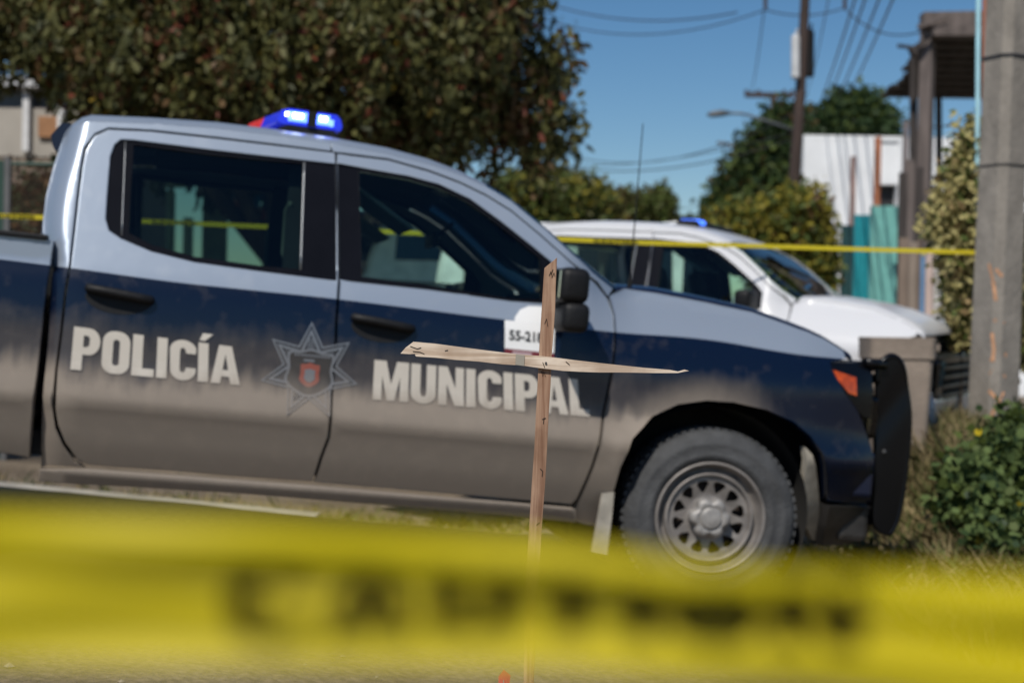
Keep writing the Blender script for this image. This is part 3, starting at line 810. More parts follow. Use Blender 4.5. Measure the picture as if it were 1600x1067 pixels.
sh = lambda w_, h_, dz=0: spline([(ec.x-w_, ec.y+h_*.75+dz), (ec.x-w_*.5, ec.y+h_*.82+dz), (ec.x, ec.y+h_*.95+dz), (ec.x+w_*.5, ec.y+h_*.82+dz), (ec.x+w_, ec.y+h_*.75+dz), (ec.x+w_*.95, ec.y+h_*.1+dz), (ec.x+w_*1.05, ec.y-h_*.5+dz), (ec.x+w_*.5, ec.y-h_*.95+dz), (ec.x, ec.y-h_*1.1+dz), (ec.x-w_*.5, ec.y-h_*.95+dz), (ec.x-w_*1.05, ec.y-h_*.5+dz), (ec.x-w_*.95, ec.y+h_*.1+dz)], 3)
mb = MB(); ringmesh(mb, sh(.098,.100), sh(.088,.090), .0042); mb.build('shield_border', VINYLG, emb)
flat_poly('shield', sh(.088,.090), VINYLD, emb, .004)
flat_poly('red_crest', sh(.040,.050,-.012), VINYLR, emb, .0055)
flat_poly('crest_centre', sh(.022,.028,-.016), VINYLG, emb, .007)
mb = MB()
for k in range(11):
    x = ec.x-.070+k*.014; z = ec.y+.066; mb.add([(x, s(x,z)-.0055, z-.005), (x+.009, s(x,z)-.0055, z-.005), (x+.009, s(x,z)-.0055, z+.005), (x, s(x,z)-.0055, z+.005)], [(0,1,2,3)])
x = ec.x-.030; z = ec.y+.045; mb.add([(x, s(x,z)-.0055, z-.005), (x+.045, s(x,z)-.0055, z-.005), (x+.045, s(x,z)-.0055, z+.005), (x, s(x,z)-.0055, z+.005)], [(0,1,2,3)])
mb.build('emblem_banner', VINYLG, emb)
# unit number sticker on the front door
WHITEV = pm('white_sticker', (.78,.78,.78), .45, var=.04); MARO = pm('maroon_sticker', (.16,.02,.03), .5); INK = pm('black_ink', (.015,.015,.017), .5); PINKV = pm('pale_strip', (.42,.30,.32), .5)
stk = bpy.data.objects.new('unit_sticker', None); link(stk, pol); stk['label'] = 'white unit number sticker with a maroon strip'
flat_poly('sticker_top', UL([(804,508),(804,496),(812,484),(826,478),(868,480),(880,486),(880,512)]), WHITEV, stk, .004)
flat_poly('sticker_label', UL([(788,500),(866,507),(865,552),(788,544)]), WHITEV, stk, .006)
flat_poly('sticker_strip', UL([(788,544),(865,552),(865,564),(788,556)]), MARO, stk, .006)
flat_poly('sticker_bar', UL([(800,548),(830,551),(830,558),(800,555)]), PINKV, stk, .008)
place_text('sticker_number', '55-218-1', onside((795,531),(860,537),(795,515),(860,521), .0085), INK, stk, .03)

# ------------------------------------------------------------------ fittings of the police pickup
lb = bpy.data.objects.new('light_bar', None); link(lb, pol); lb['label'] = 'roof light bar, near half lit blue, far half red'
lx0, lx1 = U(432, 200, off=.10)[0], U(534, 215, off=.10)[0]; lz = U(485, 215, off=.10)[1]
BLUEL = pm('blue_lens', (.01,.02,.45), .15, coat=.5, emit=(.03,.05,1.0), estr=.45); REDL = pm('red_lens_bar', (.6,.03,.03), .2, coat=.5, emit=(1,.04,.03), estr=.25)
LED = pm('led_white_blue', (.8,.85,1), .3, emit=(.75,.85,1.0), estr=14); LEDB = pm('led_blue', (.2,.3,1), .3, emit=(.06,.14,1.0), estr=5)
lw = lx1-lx0; yb0, yb1 = .42, W-.42
def sweep(y):            # the bar's two halves sweep back towards the middle
    q_ = min(y-yb0, yb1-y)/(yb1-yb0)*2; return -.12*min(1, max(0, q_-.06)/.9)
def bar_seg(ya, yb, mat, name, z0=.050, z1=.122, n=6, shrink=0):
    poly = [(lx0+.02, lz+z0), (lx1-.005, lz+z0), (lx1, lz+z0+.02), (lx1-.01, lz+z1-.02), (lx1-.03, lz+z1-.002), (lx0+.05, lz+z1), (lx0+.015, lz+z1-.012), (lx0, lz+z0+.01)]
    if shrink: cx_ = (lx0+lx1)/2; poly = [(cx_+(x-cx_)*(1-shrink), z) for x, z in poly]
    rows_ = [[Vector((x+sweep(ya+(yb-ya)*i/n), ya+(yb-ya)*i/n, z)) for x, z in poly] for i in range(n+1)]
    mb = MB(); m_ = len(poly)
    mb.add([v for r_ in rows_ for v in r_], [(j*m_+i, j*m_+(i+1) % m_, (j+1)*m_+(i+1) % m_, (j+1)*m_+i) for j in range(n) for i in range(m_)]+[tuple(range(m_)), tuple(n*m_+i for i in range(m_))[::-1]])
    return mb.build(name, mat, lb)
bar_seg(yb0, yb0+.30, BLUEL, 'blue_lens'); bar_seg(yb0+.31, W/2-.02, REDL, 'red_lens'); bar_seg(W/2+.02, yb1, REDL, 'red_lens'); bar_seg(W/2-.02, W/2+.02, BLACKG, 'centre_cap', .045, .13)
bar_seg(yb0+.002, yb1-.002, BLACKP, 'bar_base', .018, .049, 14, .05)
for y_ in (yb0+.10, yb1-.10):
    mb = MB(); mb.box(((lx0+lx1)/2, y_, lz-.01), (lw*.8, .06, .06), bev=.008); mb.build('mounting_foot', BLACKP, lb)
mb = MB(); mb.box((lx0+lw*.53, yb0-.002, lz+.085), (lw*.13, .02, .07)); mb.build('end_divider', BLACKP, lb)
for fx, ww in ((.31, .085), (.70, .06)):
    mb = MB(); mb.box((lx0+lw*fx, yb0-.004, lz+.092), (ww*.55, .012, .020), bev=.004); mb.build('lamp', LED, lb)
    mb = MB(); mb.box((lx0+lw*fx, yb0-.001, lz+.088), (ww*1.0, .010, .046), bev=.004); mb.build('lamp', LEDB, lb)
mb = MB(); mb.box((lx0+lw*.14, yb0-.003, lz+.094), (.014, .01, .016), bev=.003); mb.build('lamp', LED, lb)
mb = MB(); mb.box((lx0+lw*.83, yb0-.003, lz+.078), (.020, .01, .03), bev=.003); mb.build('lamp', LEDB, lb)
# navy cap over the cab's rear edge
rc = U(100, 212); mb = MB(); poly = [(rc[0]+.10, rc[1]+.055), (rc[0]-.015, rc[1]+.055), (rc[0]-.055, rc[1]-.005), (rc[0]-.045, rc[1]-.045), (rc[0]-.03, rc[1]-.07), (rc[0]+.06, rc[1]-.02)]
mb.prism(poly, W-.76, Matrix.Translation((0, .38, 0))); mb.build('rear_spoiler', P1H, pol)
# antenna whip
A0 = U(988, 452); mb = MB(); mb.tube([(A0[0], s(*A0)+.05, A0[1]-.02), (A0[0], s(*A0)+.05, A0[1]+.05)], .012, 8); mb.tube([(A0[0], s(*A0)+.05, A0[1]+.05), (A0[0]-.01, s(*A0)+.05, A0[1]+.78)], [.004,.0022], 6); mb.build('antenna', BLACKP, pol)
# bull bar: side wings, uprights, cross tubes
bb = bpy.data.objects.new('bull_bar', None); link(bb, pol); bb['label'] = 'black push bumper guard on the nose'
gx0 = U(1384, 600)[0]+.02; 
def G(px, py):
    o = TMI @ (CAM - ORI); d = TMI @ (at(px, py, 1.0) - CAM); t = (.20-o.y)/d.y; p = o + d*t; return (p.x, p.z)
wing = spline([G(*p) for p in [(1372,600),(1376,572),(1392,557),(1408,563),(1420,590),(1427,645),(1425,707),(1417,770),(1406,815),(1392,836),(1378,833),(1366,815),(1368,760),(1370,700),(1371,650)]], 4)
wz0_, wz1_ = min(p[1] for p in wing), max(p[1] for p in wing); wx0_, wx1_ = min(p[0] for p in wing), max(p[0] for p in wing)
def wing_y(x, z):
    u_ = max(0, min(1, (x-wx0_)/(wx1_-wx0_))); v_ = max(0, min(1, (z-wz0_)/(wz1_-wz0_)))
    return .20 + .035*u_*u_ + .015*math.exp(-((v_-.60-.3*u_)/.12)**2)
panel('guard_wing', wing, BLACKG, bb, surf=wing_y, rim=.03, gx=.02, gz=.03, edge=.006)
for px_, py_ in ((1382,706),):
    q = G(px_, py_); vs, fs = lathe([(0,-.010),(.008,-.009),(.012,-.004),(.013,.004)], 12, c=(q[0], wing_y(*q), q[1])); mobj('bolt', vs, fs, pm('bolt_dull', (.05,.05,.05), .5, metal=.3), bb, True)
mb = MB(); wt = [(x, wing_y(x, z)+.012, z) for x, z in wing[:int(len(wing)*.62)]]; mb.tube(wt, .016, 8); o = mb.build('guard_edge', BLACKG, bb, smooth=True)
mb = MB(); wt = [(x, W-wing_y(x, z)-.012, z) for x, z in wing[:int(len(wing)*.62)]]; mb.tube(wt, .016, 8); o = mb.build('guard_edge', BLACKG, bb, smooth=True)
c1, c2 = G(1400, 575), G(1405, 800); cm = G(1412, 680)
for q in (c1, c2, cm, G(1415, 630)):
    mb = MB(); mb.tube([(q[0]-.012, .285, q[1]), (q[0]-.012, W-.285, q[1])], .024, 12); mb.build('cross_tube', BLACKG, bb, smooth=True)
for yy in (.62, W-.66):
    mb = MB(); mb.prism([(c1[0]-.07, c1[1]+.02), (c1[0]+.03, c1[1]+.02), (cm[0]+.03, cm[1]), (c2[0]+.02, c2[1]-.06), (c2[0]-.08, c2[1]-.06)], .04, Matrix.Translation((0, yy, 0))); mb.build('guard_upright', BLACKG, bb)
for yy in (.26, W-.29):
    for py in (592, 676, 815):
        q = G(1372, py); mb = MB(); mb.box((q[0]-.06, yy, q[1]), (.16, .03, .045), bev=.006); mb.build('guard_bracket', BLACKG, bb)
pt = G(1352, 566); mb = MB(); mb.tube([(pt[0]-.02, .16, pt[1]+.0), (pt[0]+.10, .19, pt[1]-.005)], .022, 10); mb.build('guard_tube', BLACKG, bb, smooth=True)

# ------------------------------------------------------------------ white pickup beyond
PW = paint_mat('white_paint', (.60,.60,.615), (.7,.7,.7), DUST, amount=.35, has_split=False, metal=0)
WY = R(-26)
wf = Vector((math.cos(WY)*math.cos(R(3.0)), math.sin(WY)*math.cos(R(3.0)), -math.sin(R(3.0)))); wl = Vector((-math.sin(WY), math.cos(WY), 0)); wu = wf.cross(wl)
WTM = Matrix(((wf.x, wl.x, wu.x), (wf.y, wl.y, wu.y), (wf.z, wl.z, wu.z)))
wpos = at(1197, 488, 10.0) - WTM @ Vector((-.72, .08, 1.27))
whi = empty('white_pickup', wpos, WTM)
tag(whi, 'white crew cab pickup with a small blue roof light, parked behind the police pickup', 'pickup')
make_pickup(whi, PW, PW, PW, police=False, glassR=GLASS)
def shorten(x): return -.75 + (x+.75)*(.76 if x > -.75 else .87)
done = set()
for o in [c for c in bpy.data.objects if c.parent == whi or (c.parent and c.parent.parent == whi)]:
    if o.type == 'EMPTY' and o.name.startswith('wheel'): o.location.x = shorten(o.location.x)
    if o.type == 'MESH' and not (o.parent and o.parent.name.startswith('wheel')) and o.data.name not in done:
        done.add(o.data.name)
        for v in o.data.vertices:
            v.co.x = shorten(v.co.x)
            if v.co.z > 1.05: v.co.z = 1.05+(v.co.z-1.05)*.93
mb = MB(); mb.box((-1.52, W/2, 1.90), (.16, .95, .055), bev=.02); mb.box((-1.52, .58, 1.86), (.2, .05, .07)); mb.box((-1.52, W-.58, 1.86), (.2, .05, .07)); wlb = mb.build('light_bar', BLACKP, whi)
mb = MB(); mb.box((-1.52, .70, 1.912), (.162, .16, .05), bev=.015); mb.build('blue_lamp', pm('blue_lamp_lit', (.05,.1,.8), .3, emit=(.05,.2,1), estr=2.2), wlb)


# ------------------------------------------------------------------ ground
def grid_ground():
    xs = np.unique(np.concatenate([np.array([-400,-250,-150,-90,-60,-40,-28,-20,-15,-12]), np.arange(-10, 10.01, .2), np.array([12,15,20,28,40,60,90,150,250,400])]))
    ys = np.unique(np.concatenate([np.array([-60,-30,-15,-8,-5,-3]), np.arange(-2, 20.01, .2), np.array([22,25,30,36,45,60,80,120,200,350,600])]))
    vs = [(float(x), float(y), ground_z(float(x), float(y))) for y in ys for x in xs]
    n = len(xs); fs = [(j*n+i, j*n+i+1, (j+1)*n+i+1, (j+1)*n+i) for j in range(len(ys)-1) for i in range(n-1)]
    m, t_, b = new_mat('dirt_ground'); N = t_.nodes; L = t_.links
    tc = N.new('ShaderNodeTexCoord')
    def noise(sc_, det=8):
        q = N.new('ShaderNodeTexNoise'); q.inputs['Scale'].default_value = sc_; q.inputs['Detail'].default_value = det; L.new(tc.outputs['Object'], q.inputs[0]); return q.outputs[0]
    r1 = N.new('ShaderNodeValToRGB'); L.new(noise(1.3), r1.inputs[0]); r1.color_ramp.elements[0].position = .3; r1.color_ramp.elements[1].position = .72
    r1.color_ramp.elements[0].color = (.14,.105,.070,1); r1.color_ramp.elements[1].color = (.27,.215,.150,1)
    r2 = N.new('ShaderNodeValToRGB'); L.new(noise(38), r2.inputs[0]); r2.color_ramp.elements[0].position = .35; r2.color_ramp.elements[1].position = .7
    r2.color_ramp.elements[0].color = (.55,.55,.55,1); r2.color_ramp.elements[1].color = (1.15,1.12,1.08,1)
    mx = N.new('ShaderNodeMix'); mx.data_type = 'RGBA'; mx.blend_type = 'MULTIPLY'; mx.inputs[0].default_value = 1; L.new(r1.outputs[0], mx.inputs[6]); L.new(r2.outputs[0], mx.inputs[7])
    L.new(mx.outputs[2], b.inputs['Base Color']); b.inputs['Roughness'].default_value = .95
    bp = N.new('ShaderNodeBump'); bp.inputs['Strength'].default_value = .5; bp.inputs['Distance'].default_value = .03; L.new(noise(30), bp.inputs['Height']); L.new(bp.outputs[0], b.inputs['Normal'])
    o = mobj('ground', vs, fs, m, smooth=True); tag(o, 'sunlit brown dirt street falling away to the right', kind='structure'); return o
grid_ground()
def gpt(px, py, D):
    p = at(px, py, D); p.z = ground_z(p.x, p.y, False); return p
# concrete kerb along the far verge
CONC = pm('old_concrete', (.36,.33,.28), .9, var=.25, scale=5, bump=.3)
mb = MB(); n = 40; va = []
for i in range(n+1):
    x = -9+ i*.19; y = 10.2 + (x+2)*.02
    z = ground_z(x, y, False); va += [(x, y-.09, z-.1), (x, y-.09, z+.05), (x, y+.32, z+.05), (x, y+.32, z-.1)]
fs = []
for i in range(n):
    for k in range(3): fs.append((4*i+k, 4*i+k+1, 4*i+4+k+1, 4*i+4+k))
kb = mobj('kerb', va, fs, CONC); tag(kb, 'pale concrete kerb strip beyond the pickup', kind='structure')

# ------------------------------------------------------------------ wooden cross
def wood(name, c1, c2, st=(60,60,3.2)):
    m, t_, b = new_mat(name); N = t_.nodes; L = t_.links
    tc = N.new('ShaderNodeTexCoord')
    mp = N.new('ShaderNodeMapping'); mp.inputs['Scale'].default_value = st; L.new(tc.outputs['Object'], mp.inputs[0])
    nz = N.new('ShaderNodeTexNoise'); nz.inputs['Scale'].default_value = 1.4; nz.inputs['Detail'].default_value = 9; nz.inputs['Distortion'].default_value = .8; L.new(mp.outputs[0], nz.inputs[0])
    n2 = N.new('ShaderNodeTexNoise'); n2.inputs['Scale'].default_value = 9; n2.inputs['Detail'].default_value = 6; L.new(tc.outputs['Object'], n2.inputs[0])
    cr = N.new('ShaderNodeValToRGB'); L.new(nz.outputs[0], cr.inputs[0]); cr.color_ramp.elements[0].position = .36; cr.color_ramp.elements[1].position = .62
    cr.color_ramp.elements[0].color = c1+(1,); cr.color_ramp.elements[1].color = c2+(1,)
    c3 = N.new('ShaderNodeValToRGB'); L.new(n2.outputs[0], c3.inputs[0]); c3.color_ramp.elements[0].position = .38; c3.color_ramp.elements[1].position = .56
    c3.color_ramp.elements[0].color = (.66,.60,.56,1); c3.color_ramp.elements[1].color = (1,1,1,1)
    mx = N.new('ShaderNodeMix'); mx.data_type = 'RGBA'; mx.blend_type = 'MULTIPLY'; mx.inputs[0].default_value = .8; L.new(cr.outputs[0], mx.inputs[6]); L.new(c3.outputs[0], mx.inputs[7])
    L.new(mx.outputs[2], b.inputs['Base Color']); b.inputs['Roughness'].default_value = .75; b.inputs['Specular IOR Level'].default_value = .25
    bp = N.new('ShaderNodeBump'); bp.inputs['Strength'].default_value = .35; bp.inputs['Distance'].default_value = .002; L.new(nz.outputs[0], bp.inputs['Height']); L.new(bp.outputs[0], b.inputs['Normal'])
    return m
WOOD1 = wood('weathered_lath', (.24,.130,.080), (.42,.27,.18)); WOOD2 = wood('fresh_split_lath', (.50,.38,.28), (.72,.60,.48), (3.2,60,60))
GREYW = pm('grey_tape_patch', (.30,.27,.22), .7); STAPLE = pm('dark_splinter', (.035,.022,.015), .7)
DC = 3.15
def slab(pts_px, D, thick, name, mat, parent, jag=0):
    """a board: outline at depth D with real thickness"""
    O = parent.matrix_world.inverted() if parent else Matrix()
    fr = [O @ at(px, py, D) for px, py in pts_px]; ba = [v + Vector((0, thick, 0)) for v in fr]; n = len(fr)
    M_ = MB(); M_.add(fr+ba, [tuple(range(n))[::-1], tuple(range(n, 2*n))]+[(i, i+n, (i+1) % n+n, (i+1) % n) for i in range(n)])
    o = M_.build(name, mat, parent); bv = o.modifiers.new('b', 'BEVEL'); bv.width = .0008; bv.segments = 1; bv.limit_method = 'ANGLE'; bv.angle_limit = R(50); return o
foot = at(824, 1190, DC); foot.z = ground_z(foot.x, foot.y)
cross = empty('wooden_cross', foot); bpy.context.view_layer.update()
tag(cross, 'thin cross nailed from two rough wooden laths, standing in front of the police pickup', 'cross')
slab([(870.5,402.5),(868.8,440),(867.5,485),(865,520),(862,556),(860.5,600),(857.5,645),(855,700),(852,755),(847,820),(843.5,880),(838,960),(834,1067),(829,1200),(812,1200),(818,1067),(820,960),(823,880),(827,820),(831,755),(835,700),(837.5,645),(840,600),(842,556),(844,520),(847,474),(849,440),(850.6,419)], DC, .009, 'stake', WOOD1, cross)
slab([(625.6,552.5),(634,543),(646,534),(680,537),(710,541),(748,546),(785,550.6),(815,554),(843,556),(870,559),(897.5,562.6),(935,567),(972.5,571),(1010,575),(1047.5,578),(1060,580.5),(1070,577.5),(1077,579.5),(1068,581),(1058.7,583),(1025,583),(991,582.3),(960,582),(935,582),(906,581),(879,579.5),(845,575.5),(815,571),(785,569.3),(748,565),(710,562.3),(680,559),(650,557),(648,553.5),(660,552),(640,553.5)], DC-.010, .0075, 'crossbar', WOOD2, cross)
slab([(806,553.2),(820,555),(819,572),(805,570)], DC-.0118, .0008, 'grey_patch', GREYW, cross)
def scratch(lines, D, name):
    mb = MB(); O = cross.matrix_world.inverted()
    for ln in lines:
        mb.tube([O @ at(x, y, D) for x, y in ln], .0008, 4)
    return mb.build(name, STAPLE, cross)
scratch([[(858,431),(861,424),(861,430),(864,421)],[(862,434),(866,426),(867,432)]], DC-.001, 'splinter'); scratch([[(851,506),(854,498),(856,510)]], DC-.001, 'splinter')
scratch([[(849,662),(850,652)],[(847,655),(853,653)]], DC-.001, 'splinter'); scratch([[(844,732),(848,736),(847,744)]], DC-.001, 'splinter'); scratch([[(838,820),(843,816)]], DC-.001, 'splinter')
nq = cross.matrix_world.inverted() @ at(853, 567, DC-.0125); vs, fs = lathe([(0,-.0012),(.0022,-.001),(.0026,.0006),(.0012,.001),(.0012,.012)], 10, c=tuple(nq)); mobj('nail', vs, fs, pm('nail_steel', (.12,.11,.10), .5, metal=.6), cross, True)
scratch([[(848,566),(851,574)]], DC-.011, 'splinter'); scratch([[(846,580),(848,588),(850,581),(852,588)]], DC-.001, 'splinter')
scratch([[(641,541),(652,545),(658,543)]], DC-.011, 'splinter'); scratch([[(645,549),(656,550),(663,553)]], DC-.011, 'splinter')
scratch([[(695,548),(700,547)]], DC-.011, 'splinter'); scratch([[(884,565),(890,570)]], DC-.011, 'splinter')

# ------------------------------------------------------------------ barrier tapes
def tape_mat(name, col, trans=.35, tr=.06):
    m = bpy.data.materials.new(name); m.use_nodes = True; t_ = m.node_tree; N = t_.nodes; L = t_.links; b = N['Principled BSDF']
    b.inputs['Base Color'].default_value = col+(1,); b.inputs['Roughness'].default_value = .5; b.inputs['Specular IOR Level'].default_value = .25
    tl = N.new('ShaderNodeBsdfTranslucent'); tl.inputs[0].default_value = col+(1,)
    ms = N.new('ShaderNodeMixShader'); ms.inputs[0].default_value = trans; L.new(b.outputs[0], ms.inputs[1]); L.new(tl.outputs[0], ms.inputs[2])
    tp = N.new('ShaderNodeBsdfTransparent'); tp.inputs[0].default_value = (1,.95,.6,1); m2 = N.new('ShaderNodeMixShader'); m2.inputs[0].default_value = tr
    L.new(ms.outputs[0], m2.inputs[1]); L.new(tp.outputs[0], m2.inputs[2]); L.new(m2.outputs[0], N['Material Output'].inputs[0]); return m
TAPEY = tape_mat('yellow_tape', (.74,.60,.010), .38, .09); TAPEB = tape_mat('yellow_tape_far', (.68,.55,.03), .2, 0)
def make_tape(name, top, bot, depth, fold, mat, inkmat, words, n=160, thick=.0):
    """top/bot: list of (px, py) along the tape; depth(u): metres; fold(u,v): ripple in metres"""
    x0, x1 = top[0][0], top[-1][0]
    def pt(px, v):
        a_ = float(np.interp(px, [p[0] for p in top], [p[1] for p in top])); b_ = float(np.interp(px, [p[0] for p in bot], [p[1] for p in bot]))
        u = (px-x0)/(x1-x0); p = at(px, a_+(b_-a_)*v, depth(u)); return p + Vector((0, fold(u, v), 0))
    rows = 14; o0 = pt(x0, .5); root = empty(name, o0); bpy.context.view_layer.update(); O = root.matrix_world.inverted()
    vs = [O @ pt(x0+(x1-x0)*i/n, j/rows) for j in range(rows+1) for i in range(n+1)]
    fs = [(j*(n+1)+i, j*(n+1)+i+1, (j+1)*(n+1)+i+1, (j+1)*(n+1)+i) for j in range(rows) for i in range(n)]
    mobj('strip', vs, fs, mat, root, True)
    for (wx0, wx1, v0, v1, body) in words:
        sl_ = .24 if wx1-wx0 > 300 else 0
        def mf(u, v): return O @ (pt(wx0+(wx1-wx0)*u, v1+(v0-v1)*v-sl_*u) + Vector((0, -.0010*(1 if depth(.5) < 2 else 2.5), 0)))
        bm = heavy_text(body, .10); b = bounds(bm)
        for i in range(1, 6): bmesh.ops.bisect_plane(bm, geom=bm.verts[:]+bm.edges[:]+bm.faces[:], plane_co=(0, i/6, 0), plane_no=(0, 1, 0))
        for v in bm.verts: v.co = mf((v.co.x-b[0])/(b[1]-b[0]), v.co.y)
        me = bpy.data.meshes.new('lettering'); bm.to_mesh(me); bm.free(); me.materials.append(inkmat); link(bpy.data.objects.new('lettering', me), root)
    return root
TINK = pm('tape_ink', (.012,.009,.004), 1.0, spec=0)
def fold_fg(u, v):
    g = lambda c_, w_: math.exp(-((v-c_)/w_)**2)
    return .005*g(.42+.10*u, .13)*(1-.3*math.sin(9*u)) - .003*g(.18+.1*u, .12) + .002*math.sin(17*u+3*v)*math.sin(5*v+2*u) - .006*g(.85-.15*u, .15)*math.sin(3+5*u)
tp = make_tape('barrier_tape', [(-250,786),(0,798),(400,812),(850,842),(1100,880),(1500,898),(1900,925)], [(-250,1030),(0,1038),(400,1040),(850,1046),(1250,1075),(1500,1105),(1900,1140)], lambda u: .38+.02*u, fold_fg, TAPEY, TINK, [(352,1345,.35,.86,'CAUTION')])
tag(tp, 'wide yellow caution tape stretched close across the bottom of the view', 'tape')
TPX = [(-300,335),(0,337),(270,348),(1000,379),(1430,392),(1650,398)]
far = make_tape('barrier_tape', [(x, y-3.3) for x, y in TPX], [(x, y+3.3) for x, y in TPX], lambda u: 9.2+.95*u, lambda u, v: .01*math.sin(40*u), TAPEB, TINK, [(a_, a_+68, .2, .8, 'CAUTION') for a_ in (-15, 238, 480, 710, 928)], n=200)
tag(far, 'narrow yellow caution tape strung behind the police pickup across to the concrete pole', 'tape')

# ------------------------------------------------------------------ foliage
def leaves_mesh(name, pos, dirs, size, aspect, mats, midx, parent, droop=0):
    n = len(pos); u = dirs/np.linalg.norm(dirs, axis=1, keepdims=True)
    r = rng.normal(size=(n, 3)); v = np.cross(u, r); v /= np.linalg.norm(v, axis=1, keepdims=True)+1e-9
    sz = size*(.6+.8*rng.random((n, 1)))
    h = v*sz*aspect*.5
    V = np.stack([pos, pos+u*sz*.3+h, pos+u*sz*.7+h*.85, pos+u*sz, pos+u*sz*.7-h*.85, pos+u*sz*.3-h], 1).reshape(-1, 3)
    me = bpy.data.meshes.new(name)
    me.vertices.add(6*n); me.vertices.foreach_set('co', V.astype(np.float32).ravel())
    me.loops.add(6*n); me.loops.foreach_set('vertex_index', np.arange(6*n, dtype=np.int32))
    me.polygons.add(n); me.polygons.foreach_set('loop_start', np.arange(0, 6*n, 6, dtype=np.int32)); me.polygons.foreach_set('loop_total', np.full(n, 6, dtype=np.int32))
    for m in mats: me.materials.append(m)
    me.polygons.foreach_set('material_index', midx.astype(np.int32)); me.update(); me.validate()
    return link(bpy.data.objects.new(name, me), parent)
def crown(name, lobes, nclump, per, size, aspect, mats, weights, parent, spread=.18, hang=0.0, shell=.55, fw=None):
    """lobes: (centre, radii) in the parent's space; clumps sit mostly in each lobe's outer shell"""
    vol = np.array([r_[0]*r_[1]*r_[2] for c_, r_ in lobes])**(2/3); vol /= vol.sum()
    k = rng.choice(len(lobes), nclump, p=vol)
    d = rng.normal(size=(nclump, 3)); d /= np.linalg.norm(d, axis=1, keepdims=True)
    rad = shell+(1-shell)*rng.random((nclump, 1))**.7; rad *= 1+.11*np.clip(rng.normal(size=(nclump, 1)), -2, 1.6)
    cc = np.array([lobes[i][0] for i in k])+d*rad*np.array([lobes[i][1] for i in k])
    cw = rng.choice(len(weights), nclump, p=np.array(weights)/sum(weights))
    P_ = np.repeat(cc, per, 0)+np.clip(rng.normal(size=(nclump*per, 3)), -1.7, 1.7)*np.array([spread, spread, spread*(1+hang)])
    P_[:, 2] -= hang*spread*np.abs(rng.normal(size=nclump*per))
    D_ = rng.normal(size=(nclump*per, 3)); D_[:, 2] -= hang*1.2
    mi = np.repeat(cw, per); fl = rng.random(nclump*per) < .28; wz = np.array(fw or weights); mi[fl] = rng.choice(len(weights), fl.sum(), p=wz/wz.sum())
    return leaves_mesh(name, P_, D_, size, aspect, mats, mi, parent)
BARK = pm('dark_bark', (.07,.05,.035), .95, var=.4, scale=8, bump=.8, bscale=14, stretch=(1,1,.25))
L_OL = leaf_mat('olive_leaf', (.022,.030,.010), (.155,.145,.042)); L_BR = leaf_mat('bronze_leaf', (.075,.045,.018), (.15,.085,.032)); L_RED = leaf_mat('red_berries', (.11,.030,.018), (.22,.060,.030)); L_YE = leaf_mat('yellow_leaf', (.22,.15,.02), (.34,.23,.03))
L_DK = leaf_mat('deep_green_leaf', (.020,.042,.016), (.050,.085,.026)); L_MG = leaf_mat('mid_green_leaf', (.06,.09,.02), (.11,.14,.03)); L_YG = leaf_mat('yellow_green_leaf', (.20,.18,.025), (.34,.28,.04))
L_PALE = leaf_mat('pale_olive_leaf', (.30,.26,.10), (.50,.44,.19)); L_DRY = leaf_mat('dry_leaf', (.22,.15,.07), (.34,.25,.12)); L_WEED = leaf_mat('weed_leaf', (.06,.095,.03), (.17,.23,.075), .3, .85); L_FL = leaf_mat('yellow_flower', (.7,.5,.02), (.8,.6,.03))
def tree(name, base, height, lobes, label, cat='tree', group=None, mats=(L_OL,), weights=(1,), nclump=900, per=22, size=.09, aspect=.5, spread=.18, hang=0, shell=.55, trunk_r=.16, lean=(0, 0), fw=None):
    root = empty(name, base); tag(root, label, cat, group)
    mb = MB(); tp_ = Vector((lean[0], lean[1], height*.55))
    mb.tube([(0,0,-.2),(lean[0]*.2,lean[1]*.2,height*.18),tuple(tp_*.7),tuple(tp_)], [trunk_r*1.35, trunk_r, trunk_r*.75, trunk_r*.55], 10)
    for c_, r_ in lobes[:7]:
        m_ = tp_*.62; e_ = Vector(c_); mb.tube([m_, m_.lerp(e_, .5)+Vector((0,0,.15*height*.2)), e_], [trunk_r*.5, trunk_r*.3, trunk_r*.1], 7)
    mb.build('trunk', BARK, root, smooth=True)
    crown('crown', lobes, nclump, per, size, aspect, list(mats), list(weights), root, spread, hang, shell, fw)
    return root
def local_lobes(base, px_list, D):
    """(px, py, rx_px, rz_px, ddepth, ry) -> lobes around base"""
    out = []
    for px, py, rx, rz, dd, ry in px_list:
        p = at(px, py, D+dd); k = (D+dd)/F; out.append((tuple(p-Vector(base)), (rx*k, ry, rz*k)))
    return out
# big tree over the street, left
b_ = gpt(430, 700, 15.5)
lob = local_lobes(b_, [(60,20,190,95,0,1.6),(230,60,190,110,-.4,1.7),(430,90,200,130,-.6,1.8),(620,80,190,140,-.3,1.7),(755,70,92,100,.1,1.1),(680,185,105,76,.2,1.1),(560,200,150,85,.3,1.3),(815,165,72,44,.1,.7),(850,110,34,40,.1,.4),(880,195,34,16,.1,.35),(900,178,22,12,.1,.25),(868,62,34,16,.0,.3),(838,228,22,14,.0,.25),(770,255,14,16,.2,.2),(400,210,190,75,.8,1.3),(250,150,140,70,.4,1.2),(330,-60,330,110,0,2.0),(690,-60,180,110,0,1.6),(812,20,34,44,.0,.4),(-60,-20,160,100,0,1.5)], 15.5)
tree('berry_tree', b_, 6.2, lob, 'big dark spreading tree with reddish berries behind the police pickup', mats=(L_OL, L_BR, L_RED, L_YE), weights=(.84,.15,.004,.004), fw=(.68,.18,.13,.012), nclump=2050, per=44, size=.105, aspect=.46, spread=.085, hang=1.1, shell=.30, trunk_r=.22)
